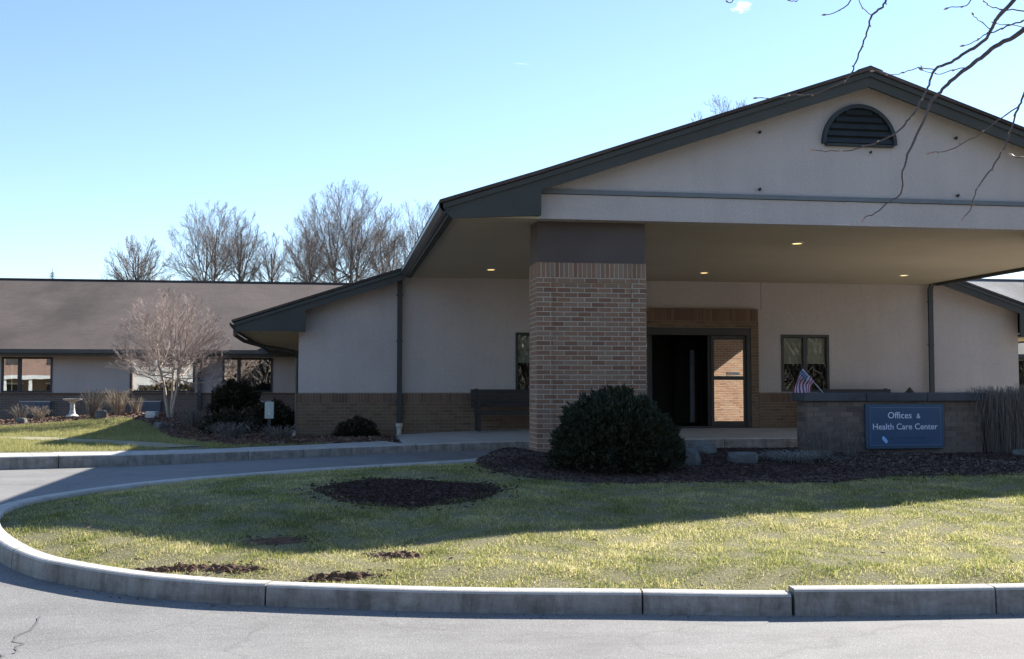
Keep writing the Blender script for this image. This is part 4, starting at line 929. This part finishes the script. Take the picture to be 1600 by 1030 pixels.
shrub('evergreen_bush', 'big round dark evergreen bush in front of the brick pillar', 3.55, 14.25, .56, .76, .76, 1.03, M['evergreen'], 75000, .042, 3, aspect=.20, rough=1.25)
shrub('small_shrub', 'low dark shrub against the brick base left of the downspout', .5, 24.3, .60, .42, .36, .43, M['dark_leaf'], 6000, .05, 5, rough=1.5, core=.55)
shrub('dark_shrub', 'tall loose dark shrub under the rightmost window of the left wing', -2.5, 31.0, .9, .62, .5, .92, M['dark_leaf'], 7000, .07, 6, rough=2, core=.5)
shrub('dark_shrub', 'spreading dark shrub at the left corner of the main wall', -1.5, 28.2, .68, .70, .6, .62, M['dark_leaf'], 6000, .06, 8, rough=2, core=.45)
shrub('dark_shrub', 'low dark shrub beside the white utility pedestal', -2.2, 26.2, .66, .6, .6, .5, M['dark_leaf'], 4000, .06, 9, rough=2, core=.45)
def clump(name, label, x, y, z, m, n, h, spread, w, seed, cat='plant', group=None, arch=.6, base=.45):
    t = thing(name, label, cat, group, (x, y, z)); rg = np.random.RandomState(seed); V = []
    for i in range(n):
        a = rg.uniform(0, 2*math.pi); r0 = rg.rand()**.6*spread*base; p0 = np.array([math.cos(a)*r0*rg.uniform(.3, 1), math.sin(a)*r0*rg.uniform(.3, 1), -.01]); hh = h*rg.uniform(.5, 1.05)
        o = np.array([math.cos(a+rg.normal()*.5), math.sin(a+rg.normal()*.5), 0])*spread*rg.uniform(.2, 1)
        p1 = p0+o*.3+np.array([0, 0, hh*.6]); p2 = p0+o*(.75)+np.array([0, 0, hh*(1-arch*.15*rg.rand())]); p3 = p0+o*(1.05)+np.array([0, 0, hh*(1-arch*rg.rand())])
        s = np.cross(o+np.array([.01, 0, 0]), [0, 0, 1.]); s = s/np.linalg.norm(s)
        if rg.rand() < .5: s = np.array([1., 0, 0])
        s = s*w
        V += [p0-s, p0+s, p1+s, p1-s, p1-s, p1+s, p2+s*.7, p2-s*.7, p2-s*.7, p2+s*.7, p3+s*.2, p3-s*.2]
    np_mesh('stalks', np.array(V), 4, m, t); return t
clump('sedge_clump', 'pale flattened sedge clump at the left foot of the sign wall', 6.2, 14.95, float(bed_z(6.2, 14.95)), M['sedge'], 420, .16, .62, .0035, 3, arch=.95)
clump('dry_stalks', 'thin dry stalks in front of the sign wall left end', 6.75, 15.3, float(bed_z(6.75, 15.3)), M['grey_stalk'], 70, .55, .35, .003, 4)
clump('dry_stalks', 'thin dry stalks in front of the wall just left of the blue sign', 7.2, 15.35, float(bed_z(7.2, 15.35)), M['grey_stalk'], 60, .45, .3, .003, 14)
for i, (x, y, n, h, s, lab) in enumerate(((9.82, 15.85, 1500, .95, .42, 'dormant twiggy shrub right beside the sign wall'), (10.65, 15.9, 1400, .98, .48, 'dormant twiggy shrub cut by the right picture edge'))):
    clump('twiggy_shrub', lab, x, y, float(bed_z(x, y)), M['grey_stalk'], int(n*1.7), h, s, .0030, 20+i, 'shrub', 'dormant shrubs right of the sign', .55, 1.1)
wl_ = [(-7.6, 31.9, 'straw', 90, .42, .35, 'dry twiggy clump left of the bird bath'), (-6.35, 32.4, 'grey_stalk', 120, .75, .45, 'bare grey twigs right of the bird bath'), (-5.7, 32.2, 'straw', 160, .72, .42, 'pale straw grass clump between bird bath and maple'), (-5.25, 32.4, 'straw', 60, .5, .25, 'thin straw stalks before the second wall unit'), (-9.3, 32.2, 'straw', 110, .3, .4, 'low straw clump under the first window'), (-8.2, 32.4, 'grey_stalk', 90, .5, .4, 'grey twigs before the first wall unit'), (-2.0, 23.6, 'grey_stalk', 160, .35, .55, 'low grey twigs at the shaded bed front'), (-1.0, 23.2, 'grey_stalk', 120, .3, .5, 'low grey twigs near the wall corner'), (-3.3, 28.5, 'grey_stalk', 160, .5, .5, 'bare twigs in shade behind the two grey stones')]
for i, (x, y, m_, n, h, s, lab) in enumerate(wl_):
    clump('dry_plant', lab, x, y, float(ybed_z(x, y)), M[m_], n, h, s, .006, 40+i, 'plant', 'dry plants in the wing bed')
# bird bath, utility pedestal, benches, bin
bb = thing('bird_bath', 'white pedestal bird bath in the bed before the left wing', 'bird bath', None, (-6.93, 32.6, float(ybed_z(-6.93, 32.6))))
MB().lathe([(0, 0), (.17, 0), (.17, .04), (.09, .09), (.065, .2), (.06, .36), (.09, .42), (0, .42)], 0, 0, 16).build('pedestal', M['pale_stone'], bb)
MB().lathe([(0, .42), (.10, .42), (.24, .475), (.255, .50), (.235, .50), (.1, .455), (0, .45)], 0, 0, 20).build('bowl', M['pale_stone'], bb)
up = thing('utility_pedestal', 'pale green utility box on a post at the main wall corner', 'utility box', None, (-1.30, 24.6, .64))
MB().box(-.03, .03, -.03, .03, 0, .42).build('post', M['bronze'], up)
MB().box(-.09, .09, -.06, .06, .42, .77).build('box', M['pale_green'], up, bevel=.008)
MB().box(-.02, .02, -.075, -.062, .50, .545).box(-.015, .015, -.072, -.062, .60, .62).build('outlet', M['white'], up)
def bench(x, label):
    t = thing('bench', label, 'bench', 'benches under the canopy', (x, 24.45, float(walk_z(x, 24.45))+.003))
    w = .86
    for k in range(4): MB().box(-w, w, -.30+k*.115, -.30+k*.115+.10, .405, .435).build('seat_slat', M['dark_wood'], t)
    for k in range(4):
        z = .50+k*.098; MB().prism_x([(.17+k*.02, z), (.195+k*.02, z), (.212+k*.02, z+.088), (.187+k*.02, z+.088)], -w, w).build('back_slat', M['dark_wood'], t)
    MB().box(-w, w, -.315, -.285, .34, .40).build('apron', M['dark_wood'], t)
    for s in (-1, 1):
        xx = s*(w-.12)
        MB().box(xx-.035, xx+.035, -.29, -.22, 0, .40).build('leg', M['dark_wood'], t); MB().prism_x([(.13, 0), (.2, 0), (.285, .9), (.25, .9), (.13, .40)], xx-.035, xx+.035).build('leg', M['dark_wood'], t)
        MB().box(xx-.04, xx+.04, -.30, .2, .60, .635).build('arm', M['dark_wood'], t); MB().box(xx-.03, xx+.03, -.28, -.22, .436, .598).build('arm_post', M['dark_wood'], t)
    return t
bench(3.80, 'dark slatted bench half hidden behind the pillar at left'); bench(11.73, 'dark slatted bench whose back shows over the sign wall')
lb = thing('litter_bin', 'dark pointed bin top just peeking over the sign wall', 'litter bin', None, (12.95, 24.5, float(walk_z(12.95, 24.5))))
MB().lathe([(0, .0), (.17, .0), (.19, .05), (.19, .66), (.17, .70), (0, .70)], 0, 0, 18).build('body', M['bronze'], lb)
MB().lathe([(.20, .70), (.20, .73), (.10, .82), (.02, .92), (0, .93)], 0, 0, 18).build('lid', M['bronze'], lb)

# ------------------------------------------------------------------ trees
def grow(rg, p, d, L, r, lev, P, out):
    n = P['seg'][lev]; pts = [p.copy()]; rad = [r]; d = d.copy(); step = L/n; kids = []
    for i in range(n):
        d = (d + Vector((rg.gauss(0, 1), rg.gauss(0, 1), rg.gauss(0, 1)))*P['wob'][lev] + Vector((0, 0, P['trop'][lev]))).normalized()
        p = p + d*step; t = (i+1)/n; rr = r*(1-t*(1-P['tip'][lev])); pts.append(p.copy()); rad.append(rr)
        kids.append((p.copy(), d.copy(), rr, t))
    out[min(lev, 1) if lev < P['split'] else 1].append((pts, rad, lev))
    if lev+1 >= len(P['seg']): return
    for k in range(P['kids'][lev]):
        t = P['start'][lev] + (1-P['start'][lev])*(k+rg.random())/P['kids'][lev]; x = t*n; i = min(int(x), n-1); fr = x-i
        q = pts[i].lerp(pts[i+1], fr); dd = (pts[i+1]-pts[i]).normalized()
        ax = dd.cross(Vector((rg.gauss(0, 1), rg.gauss(0, 1), rg.gauss(0, 1)))).normalized(); an = R(P['ang'][lev]*rg.uniform(.7, 1.25))
        nd = (dd*math.cos(an) + ax*math.sin(an)).normalized()
        rr = max(rad[i]*(1-fr)+rad[i+1]*fr, 0)*P['rr'][lev]; l2 = L*P['lr'][lev]*rg.uniform(.7, 1.15)*(1-.45*max(t-P['start'][lev], 0))
        grow(rg, q, nd, l2, rr, lev+1, P, out)
def tree(name, label, x, y, z, height, P, seed, bark, twig, group=None, stems=1, spread=.25, minr=.004, r0=None, cat='tree'):
    t = thing(name, label, cat, group, (x, y, z)); rg = random.Random(seed); out = [[], []]
    for s in range(stems):
        a = 2*math.pi*(s+rg.random()*.5)/stems
        d = Vector((math.cos(a)*spread*(stems > 1), math.sin(a)*spread*(stems > 1), 1)).normalized()
        grow(rg, Vector((math.cos(a)*.06*(stems > 1), math.sin(a)*.06*(stems > 1), -.1)), d, height*P['trunk']*rg.uniform(.9, 1.1), (r0 or height*.018), 0, P, out)
    zz = [q.z for pts, *_ in out[1]+out[0] for q in pts]; sc = height/max(zz)
    for nm, lst, m in (('trunk', out[0], bark), ('crown', out[1], twig)):
        mb = MB()
        for pts, rad, lev in lst:
            mb.tube([q*sc for q in pts], [max(r_*sc, minr) for r_ in rad], 8 if lev == 0 else (5 if lev == 1 else 3), cap=False)
        mb.smooth = True; mb.build(nm, m, t)
    return t
VASE = dict(seg=[6, 9, 6, 4, 3], wob=[.03, .05, .07, .09, .11], trop=[.02, .07, .08, .07, .05], tip=[.6, .25, .3, .35, .5], split=2, kids=[8, 9, 7, 5], start=[.72, .12, .15, .15], ang=[40, 33, 33, 34], rr=[.6, .42, .45, .6], lr=[.95, .42, .5, .55], trunk=.5)
def crown_tree(name, label, loc, fork, top, rx, seed, bark, twig, group=None, stems=1, counts=(12, 9, 7, 4), r0=.2, minr=.009, low=.0, lean=.0, cat='tree', rise=.35, gap=.1, drop=.30, spine=.40):
    """limbs fan out of the stems towards points of a rounded crown, and every smaller branch aims for the crown's outside"""
    t = thing(name, label, cat, group, loc); rg = random.Random(seed); tr = MB(); cr = MB()
    rz = (top-fork)*(1-drop*.5); cz = top-rz
    def surf(d): return Vector((d.x*rx, d.y*rx, d.z*(rz if d.z > 0 else rz*.8)))*rg.uniform(.86, 1.06) + Vector((lean, 0, cz))
    def path(p, q, up, n, wob):
        L = (q-p).length; m = p.lerp(q, .5) + Vector((0, 0, -up*L)); out = []
        for i in range(n+1):
            s = i/n; v = p*(1-s)**2 + m*2*s*(1-s) + q*s*s
            if 0 < i: v = v + Vector((rg.gauss(0, 1), rg.gauss(0, 1), rg.gauss(0, 1)))*wob*L
            out.append(v)
        return out
    heads = []
    for s in range(stems):
        a = 2*math.pi*s/stems + seed; off = Vector((math.cos(a), math.sin(a), 0))*(rx*.20 if stems > 1 else 0)
        base = off*.12 + Vector((0, 0, -.1)); head = Vector((off.x*1.6+lean*.6, off.y*1.6, fork+(top-fork)*.62))
        ps = path(base, head, -.02, 9, .006); rad = [r0*(1-.78*i/9)*(.8 if stems > 1 else 1) for i in range(10)]; tr.tube(ps, rad, 8, cap=False); heads.append((ps, rad))
    def twigs(p, q, r, lev, pts):
        if lev >= len(counts): return
        n = len(pts)-1; L = (q-p).length
        for k in range(counts[lev]):
            s = gap + (1-gap)*(k+rg.random())/counts[lev]; x = min(s, .999)*n; i = int(x); o = pts[i].lerp(pts[i+1], x-i); dd = (pts[i+1]-pts[i]).normalized()
            side = dd.cross(Vector((rg.gauss(0, 1), rg.gauss(0, 1), rg.gauss(0, 1)))).normalized(); an = R(rg.uniform(20, 42))
            nd = (dd*math.cos(an)+side*math.sin(an)+Vector((0, 0, .20))).normalized(); l2 = L*rg.uniform(.36, .62)*(1.1-.6*s)
            e = o+nd*l2
            v = Vector(((e.x-lean)/rx, e.y/rx, (e.z-cz)/rz)); m_ = v.length
            if m_ > 1.0:
                vo = Vector(((o.x-lean)/rx, o.y/rx, (o.z-cz)/rz)).length
                e = o+(e-o)*max(.18, min(1, (1.0-vo)/max(m_-vo, 1e-3)+rg.uniform(-.06, .10)))
            pp = path(o, e, .05, 4 if lev < 2 else (3 if lev == 2 else 2), .02); rr = r*(1-.7*s)*.55
            cr.tube(pp, [max(rr*(1-.75*j/(len(pp)-1)), minr) for j in range(len(pp))], 4 if lev < 2 else 3, cap=False); twigs(o, e, rr, lev+1, pp)
    nl = counts[0]
    for k in range(nl):
        z_ = low+(1-low)*((k+.5)/nl)**.8; ph = k*2.39996+seed; cs = math.sqrt(max(1-z_*z_, 0)); d = Vector((cs*math.cos(ph), cs*math.sin(ph), z_))
        q = surf(d); ps, rad = heads[k % len(heads)]
        f_ = (fork-.0)/(fork+(top-fork)*.62); s = f_*(.88+.12*rg.random()) + (1-f_)*max(z_, 0)*spine; x = min(s, .999)*9; i = int(x); o = ps[i].lerp(ps[i+1], x-i); r = rad[i]*.55
        pp = path(o, q, rise*.28*cs, 9, .012); tr.tube(pp, [max(r*(1-.85*j/9), minr) for j in range(10)], 5, cap=False)
        twigs(o, q, r, 1, pp)
    tr.smooth = cr.smooth = True
    tr.build('trunk', bark, t); cr.build('crown', twig, t); return t
far = [('small spreading bare tree leftmost behind the wing roof', 216, 108, 366, 62, 462, 1, 1, (20, 11, 8, 4)), ('bare tree with two dark stems rising behind the wing roof', 332, 100, 311, 80, 446, 2, 2, (22, 12, 8, 4)), ('slim bare tree right of the two stemmed tree', 378, 104, 318, 48, 446, 1, 3, (14, 11, 8, 4)), ('low bare tree in the gap before the big round crown', 424, 108, 360, 40, 452, 1, 4, (13, 10, 8, 4)),
       ('tallest bare tree with broad rounded crown left of the canopy', 543, 100, 281, 100, 458, 3, 5, (30, 14, 9, 4)), ('bare tree against the left side of the big round crown', 486, 106, 324, 60, 456, 1, 6, (17, 12, 8, 4)), ('pale bare tree just left of the canopy eave', 606, 108, 316, 50, 456, 2, 7, (16, 11, 8, 4)), ('bare tree partly cut off by the canopy eave', 652, 106, 306, 56, 456, 2, 8, (16, 11, 8, 4))]
for lab, px, y, py, hw, fk, st, sd, cn in far:
    d_ = dir_of(px, py); k_ = y/d_.y; d2_ = dir_of(px, fk); kk = y/d2_.y; d3_ = dir_of(px+hw, py); k3 = y/d3_.y
    crown_tree('bare_tree', lab, (d_.x*k_, y, .3), 1.35+d2_.z*kk, 1.35+d_.z*k_, d3_.x*k3-d_.x*k_, sd, M['far_bark'], M['twig'], 'bare trees behind the left wing', st, cn, .24, .0056, -.12)
d_ = dir_of(1137, 141); k_ = 100/d_.y; crown_tree('bare_tree', 'bare tree top showing over the canopy roof slope', (d_.x*k_, 100, .3), 20.5, 1.35+d_.z*k_, 4.4, 9, M['far_bark'], M['twig'], None, 2, (14, 11, 8, 4), .24, .0072)
ct = thing('conifer', 'tiny dark conifer tip showing over the left wing ridge', 'tree', None, (-12.0, 52.0, .4))
MB().tube([(0, 0, 0), (0, 0, 6.5)], [.1, .01], 6).build('trunk', M['bark'], ct)
V = []
for i in range(900):
    h_ = 1+5.35*rs.rand()**.7; a = rs.uniform(0, 2*math.pi); L_ = (6.5-h_)*.2+.05; p = np.array([0, 0, h_]); q = p+np.array([math.cos(a)*L_, math.sin(a)*L_, -.1*L_]); s = np.array([-math.sin(a), math.cos(a), 0])*.035
    V += [p-s*.4, p+s*.4, q+s, q-s]
np_mesh('crown', np.array(V), 4, M['evergreen'], ct)
crown_tree('ornamental_tree', 'small pale barked bare tree spreading in the wing bed', (-4.15, 31.0, float(ybed_z(-4.15, 31.0))), 1.0, 3.38, 1.68, 12, M['maple_bark'], M['maple_twig'], None, 3, (24, 12, 8, 4), .06, .0028, -.06, .0, rise=.45, gap=.15, drop=.0)
# tree beside the camera whose branches hang into the picture
nt_ = thing('overhanging_tree', 'near tree whose thin budded branches hang in at upper right', 'tree', None, (0, 0, 0))
MB().tube([(6.6, 5.4, -.1), (6.55, 5.42, .6), (6.4, 5.5, 2.0), (6.2, 5.6, 3.4), (6.1, 5.6, 5.2), (6.0, 5.5, 7.0)], [.22, .17, .15, .13, .09, .04], 12).build('trunk', M['bark'], nt_)
BR = [
    ([(5.023,5.8,4.866),(4.448,5.822,4.198),(4.176,5.844,3.932),(3.989,5.867,3.775),(3.843,5.889,3.686),(3.794,5.911,3.647),(3.688,5.933,3.593),(3.618,5.956,3.534),(3.54,5.978,3.474),(3.457,6.0,3.403),(3.402,6.022,3.344),(3.366,6.044,3.304),(3.317,6.067,3.182),(3.252,6.089,3.034),(3.214,6.111,2.9),(3.212,6.133,2.779),(3.156,6.156,2.736),(3.072,6.178,2.667),(3.016,6.2,2.64)],0.022,0.0032),
    ([(4.372,5.7,4.731),(3.987,5.73,4.243),(3.805,5.76,3.936),(3.721,5.79,3.815),(3.649,5.82,3.731),(3.632,5.85,3.689),(3.618,5.88,3.636),(3.592,5.91,3.6),(3.519,5.94,3.555),(3.442,5.97,3.505),(3.357,6.0,3.465),(3.341,6.03,3.388),(3.317,6.06,3.317),(3.276,6.09,3.234),(3.236,6.12,3.177),(3.188,6.15,3.126),(3.08,6.18,3.073),(3.035,6.21,3.063),(2.943,6.24,3.04),(2.847,6.27,3.04),(2.774,6.3,3.047)],0.016,0.003),
    ([(3.385,6.05,3.481),(3.321,6.112,3.506),(3.271,6.175,3.499),(3.224,6.237,3.495),(3.139,6.3,3.536)],0.004,0.0022),
    ([(3.561,6.0,3.489),(3.478,6.033,3.476),(3.413,6.067,3.46),(3.342,6.1,3.489)],0.004,0.0022),
    ([(3.967,5.6,3.976),(3.821,5.625,3.553),(3.738,5.65,3.381),(3.695,5.675,3.259),(3.683,5.7,3.198),(3.662,5.725,3.115),(3.65,5.75,3.046),(3.626,5.775,2.969),(3.59,5.8,2.895),(3.53,5.825,2.806),(3.498,5.85,2.738),(3.492,5.875,2.667),(3.46,5.9,2.609)],0.01,0.003),
    ([(3.696,5.72,3.204),(3.631,5.776,3.151),(3.56,5.832,3.086),(3.477,5.888,3.035),(3.416,5.944,2.998),(3.328,6.0,2.988)],0.0048,0.003),
    ([(3.533,6.2,4.677),(3.356,6.227,4.213),(3.266,6.253,4.033),(3.217,6.28,3.955),(3.194,6.307,3.913),(3.154,6.333,3.877),(3.137,6.36,3.804),(3.116,6.387,3.714),(3.082,6.413,3.615),(3.061,6.44,3.544),(3.004,6.467,3.498),(2.917,6.493,3.458),(2.863,6.52,3.436),(2.752,6.547,3.434),(2.632,6.573,3.421),(2.537,6.6,3.424)],0.01,0.0034),
    ([(3.104,6.25,3.851),(3.037,6.233,3.892),(3.014,6.217,3.942),(2.98,6.2,4.029)],0.004,0.0025),
    ([(3.131,6.3,4.189),(3.022,6.333,3.963),(2.972,6.367,3.914),(2.894,6.4,3.886)],0.006,0.003),
    ([(2.453,6.4,4.11),(2.33,6.425,3.958),(2.299,6.45,3.949)],0.005,0.003),
    ([(2.813,6.4,4.13),(2.733,6.425,3.987),(2.691,6.45,3.981)],0.005,0.003),
    ([(3.685,6.0,4.072),(3.609,6.033,3.892),(3.585,6.067,3.865),(3.512,6.1,3.864)],0.005,0.003),
    ([(4.089,5.9,3.724),(3.87,5.925,3.802),(3.755,5.95,3.816),(3.696,5.975,3.84),(3.676,6.0,3.873)],0.006,0.003),
    ([(4.062,5.8,3.8),(3.933,5.843,3.764),(3.843,5.886,3.737),(3.767,5.929,3.714),(3.714,5.971,3.691),(3.685,6.014,3.692),(3.658,6.057,3.666),(3.607,6.1,3.647)],0.007,0.003),
    ([(3.704,6.0,3.714),(3.68,6.05,3.774),(3.663,6.1,3.827)],0.004,0.0025),
    ([(3.941,5.8,3.649),(3.818,5.85,3.688),(3.683,5.9,3.715)],0.004,0.0025),
    ([(3.861,5.6,2.885),(3.637,5.6,2.892),(3.578,5.6,2.893)],0.006,0.004),
    ([(3.727,5.5,3.202),(3.793,5.55,3.01),(3.861,5.6,2.885)],0.006,0.006),
    ([(6.15,5.6,4.2),(5.6,5.7,4.75),(4.9,5.8,4.9),(5.023,5.8,4.866)],0.05,0.023),
    ([(6.1,5.6,4.6),(5.3,5.7,5.2),(4.6,5.7,4.95),(4.372,5.7,4.731)],0.045,0.017),
    ([(6.1,5.6,4.9),(5.0,5.9,5.5),(4.0,6.1,5.1),(3.533,6.2,4.677)],0.045,0.011),
    ([(4.0,6.1,5.1),(3.2,6.2,4.6),(3.131,6.3,4.189)],0.012,0.007),
    ([(3.2,6.2,4.6),(2.6,6.3,4.3),(2.813,6.4,4.13)],0.009,0.006),
    ([(2.6,6.3,4.3),(2.453,6.4,4.11)],0.008,0.006),
    ([(4.6,5.7,4.95),(3.967,5.6,3.976)],0.012,0.0105),
    ([(4.6,5.7,4.95),(3.685,6.0,4.072)],0.01,0.006),
    ([(4.176,5.844,3.932),(4.1,5.85,3.9),(4.089,5.9,3.724)],0.01,0.0065),
    ([(4.176,5.844,3.932),(4.062,5.8,3.8)],0.01,0.0075),
    ([(3.933,5.843,3.764),(3.941,5.8,3.649),(3.727,5.5,3.202)],0.006,0.006)]
br = MB(); bu = MB(); rb = random.Random(3)
for pts, r0, r1 in BR:
    fine = [Vector(pts[0])]; rr = [r0]; n = len(pts)
    sp = smooth_path([tuple(p) for p in pts], False, 4)
    sp = [Vector(p) for p in sp]; m_ = len(sp)
    rad = [.78*(r0+(r1-r0)*i/(m_-1))*(1+.22*(rb.random()-.4)*(i % 3 == 0)) for i in range(m_)]
    sp = [q+Vector((rb.gauss(0, 1), rb.gauss(0, 1), rb.gauss(0, 1)))*.0022 for q in sp]
    br.tube(sp, rad, 6)
    for i in list(range(3, m_-1, 5)) + [m_-1]:
        d = (sp[min(i, m_-1)]-sp[max(i-1, 0)]).normalized(); sd = Vector((rb.gauss(0, 1), rb.gauss(0, 1), rb.gauss(0, 1)))
        d2_ = (d + sd*.35*(i < m_-1)).normalized(); k_ = 1.25 if i == m_-1 else .8
        if rad[i] < .009: bu.tube([sp[i], sp[i]+d2_*.012*k_, sp[i]+d2_*.024*k_], [.003*k_, .0055*k_, .0012], 6)
br.smooth = True; br.build('branches', M['near_bark'], nt_); tag(bu.build('buds', M['bud'], nt_), kind='stuff')

# ------------------------------------------------------------------ across the road, seen only mirrored in the windows
def house(label, x, y, w, d, h, m, porch):
    t = thing('house', label, 'house', 'houses mirrored in the windows', (x, y, -.2))
    MB().box(-w/2, w/2, -d/2, d/2, 0, h).prism_x([(-d/2, h), (d/2, h), (0, h+d*.32)], -w/2, w/2).build('wall', M[m], t)
    MB().prism_x([(-d/2-.5, h-.2), (0, h+d*.34), (d/2+.5, h-.2), (d/2+.5, h-.05), (0, h+d*.34+.15), (-d/2-.5, h-.05)], -w/2-.4, w/2+.4).build('roof', M['house_roof'], t)
    for i in range(4):
        a = -w/2+1.0+i*(w-2)/3.6
        for z in ((1.0, 2.3),) + (((3.9, 5.1),) if h > 5 else ()):
            MB().box(a, a+1.1, d/2+.002, d/2+.06, z[0], z[1]).build('window', M['interior'], t); MB().box(a-.12, a+1.22, d/2+.001, d/2+.04, z[1]+.001, z[1]+.14).build('lintel', M['house_white'], t)
    if porch:
        p = MB().box(-w/2+.5, w/2-3, d/2+.07, d/2+2.2, 2.7, 3.0).build('porch', M['house_white'], t)
        for i in range(5): MB().box(-w/2+.6+i*1.9, -w/2+.8+i*1.9, d/2+1.9, d/2+2.1, 0, 2.7).build('post', M['house_white'], p)
house('red brick house with white porch mirrored in the leftmost window', -23, -24, 13, 8, 5.6, 'house_brick', True)
house('white sided house mirrored in the window behind the maple', -14.6, -28, 8, 8, 5.2, 'house_white', False)
shrub('hedge_shrub', 'dark hedge before the white house mirrored behind the maple', -12.4, -22, -.1, 4.2, 1.0, 2.3, M['dark_leaf'], 3000, .25, 75, 'bush')
tree('bare_tree', 'bare tree across the road mirrored in the right window', 24, -22, -.1, 9, VASE, 91, M['far_bark'], M['twig'], None, 2, .2, .01, .16)
for i, (x, lab) in enumerate(((-7.5, 'dark shrub across the road mirrored left in the rightmost wing window'), (-4.5, 'dark shrub across the road mirrored right in the rightmost wing window'), (18, 'low dark shrub across the road mirrored in the left entrance window'), (30, 'low dark shrub across the road mirrored in the right entrance window'))):
    shrub('hedge_shrub', lab, x, -17, -.1, 1.9, 1.2, 2.4 if x > -7 else 1.8, M['dark_leaf'], 1500, .25, 60+i, 'bush', 'shrubs across the road mirrored in the windows')
rg = np.random.RandomState(71); n = 150000
X = rg.uniform(-110, 120, n); Hh = 11+2.5*np.sin(X*.11)+1.8*np.sin(X*.37+1)+1.2*np.sin(X*.9); Z = rg.rand(n)**.8*Hh; Y = -52+rg.uniform(-6, 4, n)
P = np.stack([X, Y, Z], -1); u = rg.normal(size=(n, 3)); u[:, 2] = np.abs(u[:, 2])+.8; u /= np.linalg.norm(u, axis=1)[:, None]
v = np.cross(u, rg.normal(size=(n, 3))); v /= np.linalg.norm(v, axis=1)[:, None]; a = .7*(.5+rg.rand(n))[:, None]; b = a*.14
tag(np_mesh('woods', np.stack([P-u*a-v*b, P-u*a+v*b, P+u*a+v*b*.3, P+u*a-v*b*.3], 1).reshape(-1, 3), 4, M['far_wood']), 'brown winter woods far across the road mirrored in the windows', kind='stuff')
